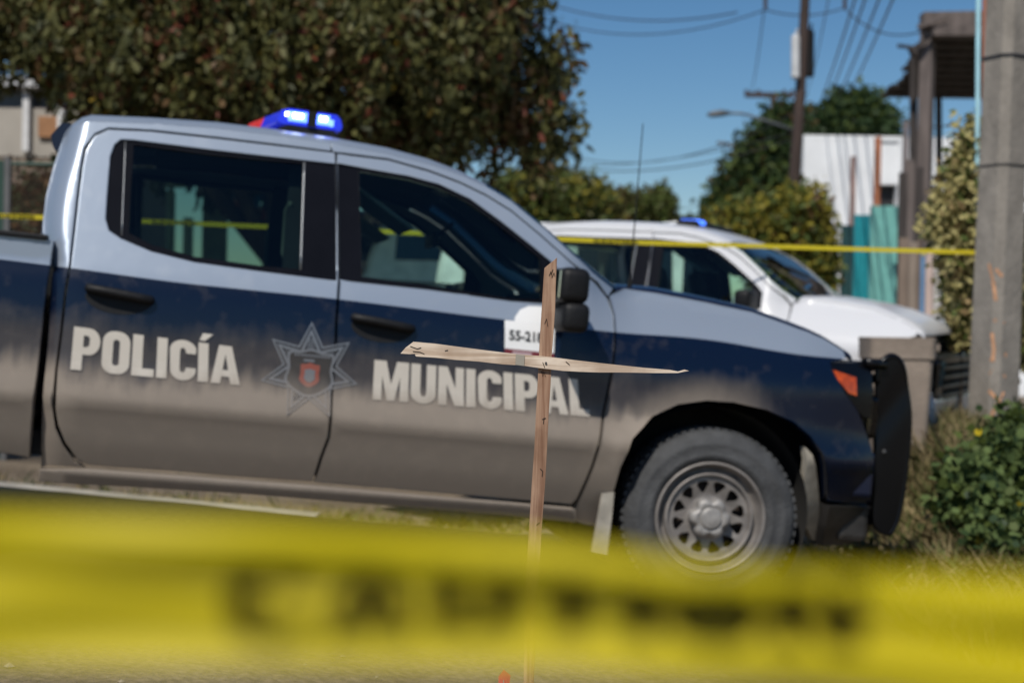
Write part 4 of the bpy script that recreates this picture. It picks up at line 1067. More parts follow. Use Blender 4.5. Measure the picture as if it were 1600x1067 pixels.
# tree line in the middle distance
for i, (px, py, rx, rz, D, hgt, lab, ms_, ws_) in enumerate([
    (835,306,70,38,30,'', 'rounded olive bush-like tree just right of the berry tree', (L_MG,L_OL,L_YG), (.5,.3,.2)),
    (902,312,50,34,31,'', 'olive green tree in the tree line, second from the berry tree', (L_MG,L_OL,L_YG), (.5,.35,.15)),
    (968,328,28,28,34,'', 'brownish thin tree in the tree line behind the antenna', (L_BR,L_OL,L_MG), (.4,.4,.2)),
    (1022,322,24,22,33,'', 'small olive tree in the tree line right of the antenna', (L_OL,L_MG), (.6,.4)),
    (1070,356,18,7,40,'', 'lowest far tree above the roof of the white pickup', (L_OL,L_DK), (.5,.5))]):
    b_ = gpt(px, 560, D); lob = local_lobes(b_, [(px,py,rx,rz,0,1.0),(px-rx*.5,py+rz*.5,rx*.7,rz*.8,.2,.9),(px+rx*.5,py+rz*.5,rx*.7,rz*.8,0,.9),(px,py+rz*1.3,rx*.9,rz*.9,0,1.0)], D)
    tree('olive_tree', b_, at(px, py, D).z-b_.z, lob, lab, group='trees in the far tree line', mats=ms_, weights=ws_, nclump=int(rx*13), per=22, size=.13, aspect=.5, spread=.13, shell=.4, trunk_r=.12)
b_ = gpt(1180, 560, 32); lob = local_lobes(b_, [(1210,235,38,40,0,.8),(1195,275,45,45,0,1.0),(1165,310,42,45,0,.9),(1230,200,20,30,0,.5),(1150,345,45,35,.3,.9)], 32)
tree('evergreen_tree', b_, 5, lob, 'dark green tree standing behind the tall utility pole', mats=(L_DK, L_MG, L_BR), weights=(.7,.2,.1), nclump=1100, per=24, size=.16, spread=.22, shell=.35)
b_ = gpt(1335, 560, 36); lob = local_lobes(b_, [(1335,192,42,34,0,1.0),(1310,205,28,26,0,.8),(1362,208,28,22,0,.8),(1335,230,55,25,0,.9)], 36)
tree('evergreen_tree', b_, 5.5, lob, 'dark green treetop rising above the roof of the white house', mats=(L_DK, L_MG), weights=(.75,.25), nclump=900, per=24, size=.18, spread=.24, shell=.35)
b_ = gpt(1270, 600, 22); lob = local_lobes(b_, [(1246,338,34,36,0,.6),(1210,350,42,32,.3,.7),(1160,352,42,26,.6,.7),(1262,385,26,44,0,.6),(1262,440,26,40,0,.6),(1230,400,60,40,.4,.8)], 22)
tree('yellow_shrub', b_, 3, lob, 'yellow green shrub in front of the white house, beside the utility pole', cat='shrub', mats=(L_YG, L_MG, L_BR), weights=(.5,.38,.12), nclump=1500, per=22, size=.11, spread=.15, shell=.4, trunk_r=.08)
# pale climbing plant round the concrete pole
b_ = gpt(1497, 660, 10.5); lob = local_lobes(b_, [(1517,225,12,35,0,.2),(1505,280,24,38,0,.25),(1488,340,32,38,0,.3),(1502,400,24,46,0,.3),(1504,460,16,42,0,.2),(1508,505,9,25,0,.15)], 10.5)
tree('creeper', b_, 2.4, lob, 'pale olive climbing plant on the left side of the concrete pole', cat='plant', mats=(L_PALE, L_MG, L_DRY), weights=(.68,.2,.12), nclump=560, per=16, size=.062, aspect=.5, spread=.055, hang=.4, shell=.3, trunk_r=.03)
b_ = gpt(1640, 660, 10.2); lob = local_lobes(b_, [(1595,400,24,40,0,.3),(1620,440,42,80,0,.4),(1605,500,30,55,0,.3),(1640,380,50,60,0,.4)], 10.2)
tree('creeper', b_, 2.0, lob, 'pale olive leaves of a plant to the right of the concrete pole', cat='plant', mats=(L_PALE, L_MG, L_DRY), weights=(.6,.28,.12), nclump=480, per=16, size=.065, aspect=.5, spread=.06, hang=.4, shell=.3, trunk_r=.03)

# ------------------------------------------------------------------ poles, wires and lamps
WPOLE = pm('dark_pole_wood', (.055,.036,.030), .9, var=.35, scale=3, bump=.6, stretch=(3,3,.4)); LAMPG = pm('lamp_dark_grey', (.10,.11,.12), .5); GREYM = pm('galvanised_grey', (.30,.31,.32), .5, metal=.4); WHM = pm('white_enamel', (.55,.55,.55), .5); WIREM = pm('cable_black', (.03,.03,.035), .6)
D = 22; bp_ = gpt(1228, 560, D); up_ = empty('utility_pole', bp_); tag(up_, 'tall dark wooden utility pole carrying a white and a dark transformer can', 'utility pole'); bpy.context.view_layer.update()
O = up_.matrix_world.inverted()
mb = MB(); mb.tube([O @ gpt(1228,560,D)+Vector((0,0,-.3)), O @ at(1241,290,D), O @ at(1252,120,D), O @ at(1260,-40,D), O @ at(1268,-170,D)], [.12,.092,.080,.070,.065], 12); mb.build('shaft', WPOLE, up_, smooth=True)
def can(px, y0, y1, r, mat, nm, dd):
    mb = MB(); a_ = O @ at(px, y0, D+dd); b2 = O @ at(px, y1, D+dd); mb.tube([a_+Vector((0,0,.03)), a_, b2, b2-Vector((0,0,.03))], [r*.6, r, r, r*.7], 16); mb.tube([a_, a_+Vector((.03,0,.12))], .02, 6); o = mb.build(nm, mat, up_, smooth=True); o.data.set_sharp_from_angle(angle=R(30)); return o
can(1243, 58, 121, .068, WHM, 'transformer', -.15); can(1265, 50, 118, .072, BLACKP, 'transformer', .1)
mb = MB(); mb.tube([O @ at(1150,-32,D), O @ at(1345,-24,D)], .05, 6)
for px in (1196, 1320): mb.tube([O @ at(px, 14, D), O @ at(px, -30, D)], .03, 8)
mb.build('cross_arm', WPOLE, up_)
mb = MB(); mb.tube([O @ at(1244,205,D), O @ at(1200,190,D), O @ at(1160,178,D), O @ at(1136,177,D)], .022, 8); mb.build('lamp_arm', LAMPG, up_, smooth=True)
mb = MB(); mb.tube([O @ at(1140,177,D), O @ at(1128,177,D), O @ at(1112,179,D), O @ at(1105,180,D)], [.03,.055,.048,.02], 10); mb.build('lamp_head', LAMPG, up_, smooth=True)
D2 = 46; p2 = gpt(1209, 540, D2); q2 = empty('utility_pole', p2); tag(q2, 'distant utility pole with a wide wooden cross arm, left of the tall one', 'utility pole'); bpy.context.view_layer.update(); O2 = q2.matrix_world.inverted()
mb = MB(); mb.tube([O2 @ p2, O2 @ at(1209,146,D2)], [.17,.11], 10); mb.build('shaft', WPOLE, q2, smooth=True)
mb = MB(); a_, b2 = O2 @ at(1164,149,D2), O2 @ at(1240,149,D2); mb.box((a_+b2)/2, ((b2-a_).length, .14, .16))
for px in (1166, 1185, 1225, 1238): mb.tube([O2 @ at(px,148,D2), O2 @ at(px,141,D2)], .06, 6)
mb.build('cross_arm', WPOLE, q2)
D3 = 40; p3 = gpt(1166, 540, D3); q3 = empty('street_lamp', p3); tag(q3, 'far street lamp with its arm reaching left over the trees', 'street lamp'); bpy.context.view_layer.update(); O3 = q3.matrix_world.inverted()
mb = MB(); mb.tube([O3 @ p3, O3 @ at(1166,236,D3)], [.10,.06], 8); mb.build('post', GREYM, q3, smooth=True)
mb = MB(); mb.tube([O3 @ at(1166,236,D3), O3 @ at(1135,226,D3)], .04, 6); mb.build('arm', GREYM, q3)
mb = MB(); mb.tube([O3 @ at(1137,226,D3), O3 @ at(1120,223,D3)], [.07,.04], 8); mb.build('lamp_head', LAMPG, q3, smooth=True)
def wire(a, b, sag, r, label, n=16):
    """a cable between two photographed points given with their depth"""
    A, B = at(*a), at(*b); root = A
    pts = [A.lerp(B, i/n)-Vector((0, 0, sag*4*(i/n)*(1-i/n))) for i in range(n+1)]
    mb = MB(); mb.tube([p-A for p in pts], r*.75, 5); o = mb.build('power_line', WIREM); o.location = A; tag(o, label, 'cable', 'overhead cables in the sky'); return o
for k, (a, b, sg_, r_, lab) in enumerate([
    ((780,-25,26),(1152,20,22),.35,.016,'upper overhead cable sloping from the top edge to the cross arm'),
    ((800,10,26),(1196,16,22),.45,.014,'lower of the two cables entering from the top left to the cross arm'),
    ((1196,16,22),(1320,13,22),.10,.014,'short cable along the cross arm of the tall pole'),
    ((1320,14,22),(1445,48,19),.20,.014,'cable from the cross arm down to the wooden ruin'),
    ((760,180,30),(1245,175,22),.9,.012,'faint sagging cable crossing the sky above the tree line'),
    ((760,225,30),(1245,215,22),.55,.014,'thicker sagging cable just under the street lamp arm'),
    ((760,245,31),(1245,205,22),.35,.010,'faint cable rising to the tall pole from the left'),
    ((1040,330,40),(1180,290,34),.1,.012,'lowest faint cable near the far trees'),
    ((1196,0,22),(1172,148,46),.3,.014,'thin cable falling from the cross arm to the distant pole'),
    ((1345,-30,18),(1262,200,60),.3,.022,'leftmost steep cable running down behind the tall pole'),
    ((1362,-30,18),(1268,205,60),.3,.022,'second steep cable running down right of the tall pole'),
    ((1385,-30,18),(1278,205,60),.3,.022,'third steep cable running down right of the tall pole'),
    ((1408,-30,18),(1292,200,60),.3,.022,'rightmost steep cable running down to the white house'),
    ((1300,-30,20),(1258,150,50),.3,.014,'thin steep cable close beside the tall pole'),
    ((1455,198,19),(1524,176,14),.05,.012,'short cable between the ruin and the concrete pole')]):
    wire(a, b, sg_, r_, lab)
# concrete pole
D = 9.8; cb = gpt(1550, 668, D); cp = empty('concrete_pole', cb); tag(cp, 'square grey concrete pole with orange paint marks standing in the grass', 'pole'); bpy.context.view_layer.update(); O = cp.matrix_world.inverted()
CPM = pm('pole_concrete', (.235,.21,.18), .9, var=.22, scale=5, stretch=(1.4,1.4,.8), bump=.4, bscale=25)
yr = R(28); 
def csec(z, half):
    c_ = .05; pts = []
    for sx, sy in ((-1,-1),(1,-1),(1,1),(-1,1)):
        cs = [(sx*half-sx*c_*(1 if 0 else 1), sy*half), (sx*half, sy*half-sy*c_)]
        if sx*sy > 0: cs = cs[::-1]
        pts += cs
    return [Vector((x*math.cos(yr)-y*math.sin(yr)+z*.018, x*math.sin(yr)+y*math.cos(yr), z)) for x, y in pts]
rows = [csec(z, .142-.005*z) for z in (-.4, .5, 1.2, 2, 3, 4, 5.5)]
o = loft('shaft', rows, CPM, cp, smooth=False, closed=True)
mb = MB()
for z, wv in ((1.88, .03), (.98+1.3, .0)):
    if wv: 
        rg = [v*1.0+Vector((0,0,0)) for v in csec(z, .142-.005*z+.004)]; mb.tube(rg+[rg[0]], .006, 6, cap=False)
mb.build('strap', pm('strap_steel', (.10,.09,.08), .6), cp)
mb = MB(); rg = [v for v in csec(2.62, .133)]; mb.tube(rg+[rg[0]], .009, 6, cap=False); mb.build('strap', WIREM, cp)
ORP = pm('orange_paint', (.50,.26,.14), .85, var=.3, scale=20)
mb = MB()
Dp = D-.22
def stroke(pts, wd):
    q = [O @ at(x, y, Dp) for x, y in pts]
    # press the stroke onto the pole's near face
    out = []
    for v in q:
        # intersect the line of sight with the face plane of the pole
        o_ = O @ CAM; d_ = (v-o_); best = None
        for fn in (Vector((math.sin(yr), -math.cos(yr), 0)), Vector((-math.cos(yr), -math.sin(yr), 0)), (Vector((math.sin(yr), -math.cos(yr), 0))+Vector((-math.cos(yr), -math.sin(yr), 0))).normalized()):
            zz = v.z; half = .142-.005*zz; dist = half if abs(fn.x) > .3 and True else half
            base = Vector((zz*.018, 0, 0)); dd = half + .003 if fn is not None else 0
            if fn == (Vector((math.sin(yr), -math.cos(yr), 0))+Vector((-math.cos(yr), -math.sin(yr), 0))).normalized(): dd = (half-.025)*math.sqrt(2)+.003
            t_ = (dd - (o_-base).dot(fn))/d_.dot(fn)
            if best is None or t_ > best[0]: best = (t_, fn)
        out.append((o_+d_*best[0], best[1]))
    for (p0, n0), (p1, n1) in zip(out[:-1], out[1:]):
        sd_ = (p1-p0).cross(n0).normalized()*wd/2; mb.add([p0-sd_, p0+sd_, p1+sd_, p1-sd_], [(0,1,2,3)])
for pl in ([(1545,412),(1552,440),(1556,470)],[(1553,500),(1570,505)],[(1550,520),(1553,545),(1551,565)],[(1552,540),(1572,555),(1546,585)],[(1548,560),(1570,590)],[(1545,610),(1560,625),(1568,612)],[(1562,625),(1548,650)],[(1556,420),(1566,432)]): stroke(pl, .022)
mb.build('paint_mark', ORP, cp)
# painted pipe just behind it
pb = gpt(1526, 640, 10.3); pp_ = empty('painted_pipe', pb); tag(pp_, 'thin light blue and rust pipe rising behind the left edge of the concrete pole', 'pipe'); bpy.context.view_layer.update(); O = pp_.matrix_world.inverted()
mb = MB(); mb.tube([Vector((0,0,-.1)), O @ at(1529,-40,10.3)], .018, 8); mb.build('pipe', pm('sky_blue_paint', (.25,.45,.52), .6), pp_, smooth=True)
mb = MB(); mb.tube([Vector((.04,0,-.1)), (O @ at(1529,-40,10.3))+Vector((.045,0,0))], .016, 8); mb.build('rusty_pipe', pm('rusty_red', (.22,.09,.06), .8), pp_, smooth=True)

# ------------------------------------------------------------------ buildings and fences on the right
D = 30; hb = gpt(1400, 560, D); hs = empty('white_house', hb); tag(hs, 'white flat-roofed house behind the yellow shrub', 'house'); bpy.context.view_layer.update(); O = hs.matrix_world.inverted()
WWALL = pm('white_wall', (.78,.79,.80), .85, var=.10, scale=1.2, bump=.15)
x0 = (O @ at(1254,300,D)).x; x1 = (O @ at(1640,300,D)).x; zt_ = (O @ at(1300,220,D)).z
DARK = pm('dark_opening', (.02,.02,.022), .6)
wz0, wz1 = (O @ at(1380,335,D)).z, (O @ at(1380,288,D)).z; wx0, wx1 = (O @ at(1372,300,D)).x, (O @ at(1402,300,D)).x
bm = bmesh.new(); bmesh.ops.create_cube(bm, size=1); bm.free()
mb = MB()
mb.box(((x0+wx0)/2, 2, zt_/2-.3), (wx0-x0, 4, zt_+.6)); mb.box(((wx1+x1)/2, 2, zt_/2-.3), (x1-wx1, 4, zt_+.6)); mb.box(((wx0+wx1)/2, 2, wz0/2-.3), (wx1-wx0, 3.9, wz0+.6)); mb.box(((wx0+wx1)/2, 2, (zt_+wz1)/2), (wx1-wx0, 3.9, zt_-wz1))
mb.build('wall', WWALL, hs)
mb = MB(); mb.box(((wx0+wx1)/2, .35, (wz0+wz1)/2), (wx1-wx0+.1, .1, wz1-wz0+.1)); mb.build('window', DARK, hs)
mb = MB(); mb.box(((x0+x1)/2, 2.0, zt_+.055), (x1-x0+.01, 4.0, .10)); mb.build('roof_slab', WWALL, hs)
for k, (px, pyt, mat_, ww) in enumerate(((1365,215,pm('rust_orange', (.36,.13,.06), .8),.11),(1327,245,pm('rust_pale', (.30,.18,.15), .8),.09),(1408,190,pm('grey_rust', (.16,.13,.13), .8),.09))):
    q = gpt(px, 560, 27.5); pe = empty('rusty_post', q); tag(pe, ['bright rust orange steel post in front of the white house','thin pale rust post left of the orange one','tall grey steel post right of the orange one'][k], 'post', 'steel posts before the white house'); zt2 = at(px, pyt, 27.5).z-q.z
    mb = MB(); mb.box((0,0,zt2/2-.1), (ww, ww, zt2+.2), bev=.008); mb.build('upright', mat_, pe)
    mb = MB(); mb.box((0,0,.02), (ww*2, ww*2, .03)); mb.build('base_plate', mat_, pe)
# gate, teal sheets
TEAL = pm('dark_teal_sheet', (.006,.24,.29), .6, var=.12); MINT = pm('mint_sheet', (.16,.42,.38), .65, var=.1); TEALD = pm('green_black_sheet', (.008,.05,.055), .7)
def sheet(nm, px0, px1, py0, py1, D, mat, lab, cat, ribs=7, th=.05, group=None, yaw=0):
    b0 = gpt((px0+px1)/2, 600, D); r_ = empty(nm, b0); tag(r_, lab, cat, group); wd = (px1-px0)*D/F; zt2 = at((px0+px1)/2, py0, D).z-b0.z; zb2 = max(-.02, at((px0+px1)/2, py1, D).z-b0.z) if py1 < 590 else -.02
    n = ribs*4; vs = []
    Rm = Matrix.Rotation(yaw, 3, 'Z')
    for z in (zb2, zt2):
        for yy in (0, th):
            for i in range(n+1): vs.append(Rm @ Vector((-wd/2+wd*i/n, yy+.005*math.sin(2*math.pi*i/4), z)))
    m = n+1; fs = []
    for i in range(n): fs += [(i, i+1, 2*m+i+1, 2*m+i), (m+i, m+i+1, 3*m+i+1, 3*m+i), (2*m+i, 2*m+i+1, 3*m+i+1, 3*m+i)]
    fs += [(0, m, 3*m, 2*m), (n, m+n, 3*m+n, 2*m+n)]
    mobj('panel', vs, fs, mat, r_)
    mb = MB(); mb.box(Rm @ Vector((-wd/2+.03, th+.03, zt2/2)), (.05, .05, zt2)); mb.build('frame', GREYM, r_)
    mb = MB(); mb.box(Rm @ Vector((wd/2-.03, th+.03, zt2/2)), (.05, .05, zt2)); mb.build('frame', GREYM, r_)
    return r_
sheet('gate_panel', 1311, 1334, 352, 620, 24.3, TEALD, 'dark green black gate panel, leftmost of the teal gate', 'gate panel', 3)
sheet('gate_panel', 1330, 1358, 336, 620, 24.0, TEAL, 'deep teal gate panel between the dark and the mint ones', 'gate panel', 4)
sheet('gate_panel', 1356, 1400, 322, 620, 23.6, MINT, 'pale mint gate panel, right of the deep teal one', 'gate panel', 6)
# board fence
cols = [((.20,.15,.115),'weathered brown board, leftmost in the patchwork fence'),((.24,.19,.15),'second brown board of the patchwork fence'),((.17,.12,.09),'dark brown board left of the blue one'),((.12,.22,.36),'narrow faded blue board of the patchwork fence'),((.50,.38,.33),'pale pink board right of the blue one'),((.46,.43,.40),'whitish board with peeling paint'),((.40,.41,.41),'grey white board at the right end by the creeper'),((.20,.07,.05),'rusty red board half behind the creeper'),((.30,.26,.22),'greyish brown board hidden among the creeper leaves')]
xs_px = [1400,1416,1430,1434,1442,1455,1466,1476,1490,1520]
for k, (c_, lab) in enumerate(cols):
    p0, p1 = xs_px[k], xs_px[k+1]; b0 = gpt((p0+p1)/2, 600, 17); zt2 = at(p0, (372,378,370,392,396,400,402,420,410)[k], 17).z-b0.z
    mb = MB(); mb.box((0, 0, zt2/2-.05), ((p1-p0)*17/F-.008, .025, zt2+.1), bev=.004); o = mb.build('fence_board', pm('board_paint', c_, .9, var=.3, scale=5, stretch=(4,4,.5))); o.location = b0; tag(o, lab, 'fence board', 'boards of the patchwork fence')
# charred wooden ruin on stilts
CHAR = pm('charred_wood', (.045,.037,.034), .95, var=.5, scale=5, bump=.8, bscale=10, stretch=(2,2,.3)); GREYWD = pm('grey_beam', (.13,.105,.095), .95, var=.35, scale=5, bump=.6, stretch=(2,2,.3))
D = 19; rb_ = gpt(1445, 600, D); ru = empty('wooden_ruin', rb_); tag(ru, 'charred wooden stilt structure with a broken roof beside the concrete pole', 'ruin'); bpy.context.view_layer.update(); O = ru.matrix_world.inverted()
def beam(p, q, ww, mat, nm, D0=D, D1=None):
    D1 = D1 or D0; a_ = O @ at(p[0], p[1], D0); b2 = O @ at(q[0], q[1], D1); d_ = b2-a_; rot = d_.to_track_quat('X', 'Z').to_matrix(); mb = MB(); mb.box((a_+b2)/2, (d_.length, ww, ww*.9), rot, bev=.01); return mb.build(nm, mat, ru)
beam((1450,48),(1436,600), .17, GREYWD, 'post'); beam((1428,82),(1424,600), .09, CHAR, 'post', 19.6); beam((1470,600),(1466,70), .10, CHAR, 'post', 21.5); beam((1421,250),(1414,600), .12, GREYWD, 'post', 18.5)
beam((1402,72),(1438,76), .05, CHAR, 'beam'); beam((1424,84),(1456,60), .14, CHAR, 'beam'); beam((1438,44),(1462,36), .14, GREYWD, 'beam'); beam((1440,33),(1620,30), .22, GREYWD, 'beam', 18.9); beam((1456,50),(1620,50), .15, GREYWD, 'beam', 18.8)
# sloping deck seen from below: boards with a ragged end
mb = MB(); bx = [(1464,60),(1640,60)]
for k in range(9):
    dd = 18.9+k*.3; e0 = at(1462+random.uniform(-2,2), 40, 18.9); a_ = O @ at(1463+random.uniform(-3,4)*1, 58+0*k, dd); 
    z = (O @ at(1464,56,18.9)).z-.045*k; x0_ = (O @ at(1463, 56, 18.9)).x+random.uniform(-.06,.06); mb.box((x0_+1.0, (O @ at(1463,56,18.9)).y+.16+.30*k, z), (2.0, .315, .05))
mb.build('deck', CHAR, ru)
mb = MB(); a_ = O @ at(1466,58,21.6); b2 = O @ at(1495,108,21.6); 
for px, py in ((1470,112),(1485,114),(1500,104),(1516,108),(1530,104)):
    q = O @ at(px, py, 21.6); q0 = O @ at(px, 50, 21.6); mb.box((q+q0)/2, (.17, .03, (q0-q).length), bev=.004)
mb.build('back_boards', CHAR, ru)
beam((1434,44),(1480,26), .06, GREYWD, 'beam', 18.7)
# fence of dark planks under it
for k in range(5):
    px = 1404+k*13; q = gpt(px, 600, 18.2); zt2 = at(px, (270,255,262,300,290)[k], 18.2).z-q.z; mb = MB(); mb.box((0,0,zt2/2), (.10, .03, zt2), bev=.004); o = mb.build('dark_plank', GREYWD if k % 2 else CHAR); o.location = q; tag(o, ['leftmost upright dark plank beside the mint gate','second upright plank from the mint gate','middle upright plank below the ruin','fourth upright plank, shorter, below the ruin','rightmost upright plank next to the creeper'][k], 'plank', 'upright planks under the ruin')

# ------------------------------------------------------------------ bin, verge, grass
BINM = pm('dusty_tan_bin', (.27,.215,.17), .85, var=.2, scale=5, bump=.2)
D = 9.2; bb_ = gpt(1398, 690, D); bi = empty('rubbish_bin', bb_); tag(bi, 'dusty tan rubbish bin without a lid between the two pickups and the pole', 'bin'); bpy.context.view_layer.update(); O = bi.matrix_world.inverted()
zt2 = (O @ at(1398,528,D)).z; hw = (1448-1350)/2*D/F
rows = []
for z, k in ((0,.80),(.04,.82),(zt2*.5,.9),(zt2-.14,.97),(zt2-.13,1.03),(zt2-.02,1.04),(zt2,1.06),(zt2+.004,1.0),(zt2-.12,.94),(.06,.78)):
    rows.append([Vector((x*k, y*k, z)) for x, y in rr_(-hw, -hw*.9, hw, hw*.9, .05)])
bm_o = loft('body', rows, BINM, bi, closed=True); bm_o.data.set_sharp_from_angle(angle=R(35))
mb = MB(); mb.box((0,0,.07), (hw*1.5, hw*1.35, .02)); mb.build('bottom', BINM, bi)
mb = MB(); mb.box((hw*1.04, 0, zt2-.06), (.07, hw*1.2, .05), bev=.01); mb.build('handle', BINM, bi)
def blades(name, region, n, hmin, hmax, mats, weights, kind_label, wid=.008, lean=.5):
    xs_, ys_ = [], []
    P_ = []
    while len(P_) < n:
        x, y = region(); P_.append((x, y, ground_z(x, y)-.01))
    P_ = np.array(P_); hh = hmin+(hmax-hmin)*rng.random((n,1))**1.6
    dr = rng.normal(size=(n,3))*lean; dr[:,2] = 1; dr /= np.linalg.norm(dr, axis=1, keepdims=True)
    side = rng.normal(size=(n,3)); side[:,2] = 0; side /= np.linalg.norm(side, axis=1, keepdims=True); side *= wid*(.6+.8*rng.random((n,1)))
    mid = P_+dr*hh*.55; bend = dr.copy(); bend[:,:2] *= 2.0; tip = mid+bend*hh*.5
    V = np.stack([P_-side, P_+side, mid+side*.7, tip, mid-side*.7], 1).reshape(-1,3)
    me = bpy.data.meshes.new(name); me.vertices.add(5*n); me.vertices.foreach_set('co', V.astype(np.float32).ravel()); me.loops.add(5*n); me.loops.foreach_set('vertex_index', np.arange(5*n, dtype=np.int32))
    me.polygons.add(n); me.polygons.foreach_set('loop_start', np.arange(0, 5*n, 5, dtype=np.int32)); me.polygons.foreach_set('loop_total', np.full(n, 5, dtype=np.int32))
    for m in mats: me.materials.append(m)
    me.polygons.foreach_set('material_index', rng.choice(len(mats), n, p=np.array(weights)/sum(weights)).astype(np.int32)); me.update(); me.validate()
    o = link(bpy.data.objects.new(name, me)); tag(o, kind_label, kind='stuff'); return o
G_DRY = leaf_mat('dry_grass_blade', (.25,.19,.09), (.40,.32,.17)); G_GRN = leaf_mat('green_grass_blade', (.09,.11,.03), (.17,.19,.06))
def reg_verge():
    while True:
        y = random.uniform(5.6, 10.6); x = random.uniform(1.75, 4.6)
        d = math.hypot((x-2.4)/1, 0)
        if random.random() < min(1, .10+ss(1.9, 2.6, x))*(.35+.65*(math.sin(x*5+y*3)+math.sin(y*6-x*2) > -.5)): return x, y
blades('grass', reg_verge, 70000, .03, .27, [G_DRY, G_GRN], [.62,.38], 'dry and green grass on the verge beside the concrete pole')
def reg_kerb():
    x = random.uniform(-6, 4); return x, 10.75+(x+2)*.02+abs(random.gauss(0,.6))
blades('dry_grass', reg_kerb, 7000, .04, .15, [G_DRY, G_GRN, L_DK], [.35,.2,.45], 'thin dry grass along the kerb behind the pickups')
# broad-leaved weed bush at the right edge
for bx_, by_, D_, lobs_, n_, lab in (
    (1570, 790, 7.7, [(1585,690,38,42,.3,.25),(1555,715,40,32,.1,.25),(1600,740,45,50,0,.25),(1610,660,30,30,.4,.2)], 330, 'leafy bright green weed bush, the tallest of the weeds at the right edge'),
    (1520, 810, 7.5, [(1520,760,42,34,0,.22),(1495,790,30,24,-.05,.18),(1545,800,40,34,-.1,.2),(1505,735,24,20,.1,.15)], 260, 'spreading green weeds with broad leaves just left of the tallest weed bush'),
    (1590, 850, 7.2, [(1590,815,40,30,0,.2),(1560,840,30,20,-.1,.18)], 120, 'low green weeds in dry grass at the bottom of the verge')):
    b_ = gpt(bx_, by_, D_); tree('weed_bush', b_, .5, local_lobes(b_, lobs_, D_), lab, cat='plant', group='weeds on the verge', mats=(L_WEED, L_DK, L_MG, L_FL), weights=(.55,.2,.24,.006), nclump=int(n_*.85), per=7, size=.047, aspect=.9, spread=.06, shell=.10, trunk_r=.01)
# stones and litter
ST = pm('pale_stone', (.38,.34,.28), .9, var=.25, bump=.5)
def rock(c_, r_, mat, name, lab, cat, grp):
    bm = bmesh.new(); bmesh.ops.create_icosphere(bm, subdivisions=3, radius=1)
    sd_ = random.random()*10
    for v in bm.verts:
        k = 1+.25*math.sin(v.co.x*3+sd_)*math.cos(v.co.y*4+sd_)+.1*math.sin(9*v.co.z+sd_); v.co = Vector((v.co.x*r_*k*1.3, v.co.y*r_*k, v.co.z*r_*k*.6))
    me = bpy.data.meshes.new(name); bm.to_mesh(me); bm.free(); me.materials.append(mat); me.polygons.foreach_set('use_smooth', [True]*len(me.polygons)); o = link(bpy.data.objects.new(name, me)); o.location = c_; tag(o, lab, cat, grp); return o
for px, py, D, r_, lab in ((1432,698,9.0,.07,'pale angular stone at the foot of the rubbish bin'),(1462,706,9.0,.05,'small pale stone just right of the bin stone'),(1546,672,8.7,.07,'rounded grey brown stone in the grass at the foot of the concrete pole')):
    rock(gpt(px, py, D)+Vector((0,0,r_*.3)), r_, ST, 'stone', lab, 'stone', 'stones on the verge')
n_peb = 900; V = []; Fp = []
for i in range(n_peb):
    x = random.uniform(-4, 4); y = random.uniform(1.6, 7.6); r_ = random.uniform(.003, .010)*(1 if random.random() < .92 else 1.7); c_ = Vector((x, y, ground_z(x, y)+r_*.2)); n0 = len(V)
    for k in range(6):
        d_ = [(1,0,0),(-1,0,0),(0,1,0),(0,-1,0),(0,0,.7),(0,0,-.7)][k]; V.append(c_+Vector(d_)*r_*random.uniform(.7,1.3))
    Fp += [tuple(n0+j for j in f) for f in ((0,2,4),(2,1,4),(1,3,4),(3,0,4),(2,0,5),(1,2,5),(3,1,5),(0,3,5))]
o = mobj('gravel', V, Fp, pm('gravel_stone', (.22,.185,.145), .9, var=.4, scale=30)); tag(o, 'small loose stones scattered on the dirt street', kind='stuff')

# ------------------------------------------------------------------ left side: house, gate, fence, things glimpsed through the windows
D = 19; hb = gpt(20, 560, D); ho = empty('beige_house', hb); tag(ho, 'beige rendered house with a white parapet behind the big tree at the left', 'house'); bpy.context.view_layer.update(); O = ho.matrix_world.inverted()
BEI = pm('beige_render', (.36,.33,.29), .9, var=.15, scale=1.5, bump=.2); BEI2 = pm('tan_render', (.24,.19,.15), .9, var=.15); WTR = pm('white_trim', (.6,.6,.6), .7); GRW = pm('grey_window', (.07,.08,.10), .3)
z1, z2, z3, z4 = [(O @ at(20, v, D)).z for v in (245, 168, 140, 124)]; xr_ = (O @ at(152,150,D)).x; xl_ = (O @ at(-300,150,D)).x
mb = MB(); mb.box(((xl_+xr_)/2, 2, (z2+z1)/2), (xr_-xl_, 4, z2-z1)); mb.build('wall', BEI, ho)
mb = MB(); mb.box(((xl_+xr_)/2, 2.02, z1/2-.2), (xr_-xl_-.05, 4, z1+.4)); mb.build('lower_wall', BEI2, ho)
mb = MB(); mb.box(((xl_+xr_)/2, 2.1, (z2+z3)/2), (xr_-xl_-.1, 3.9, z3-z2-.01)); mb.build('window_band', GRW, ho)
mb = MB(); mb.box(((xl_+xr_)/2, 1.95, (z3+z4)/2), (xr_-xl_+.3, 4.3, z4-z3)); mb.build('parapet', WTR, ho)
for px in (41, -60, 95):
    q = O @ at(px, 170, D-.1); mb = MB(); mb.box((q.x, -.04, (z2+z3)/2-.3), (.09, .09, z3-z2+.6), bev=.008); mb.build('mullion', WTR, ho)
q = O @ at(78, 200, D); mb = MB(); mb.box((q.x, -.03, q.z), (.26, .06, .28), bev=.01); mb.build('wood_shutter', pm('brown_shutter', (.30,.15,.07), .8), ho)
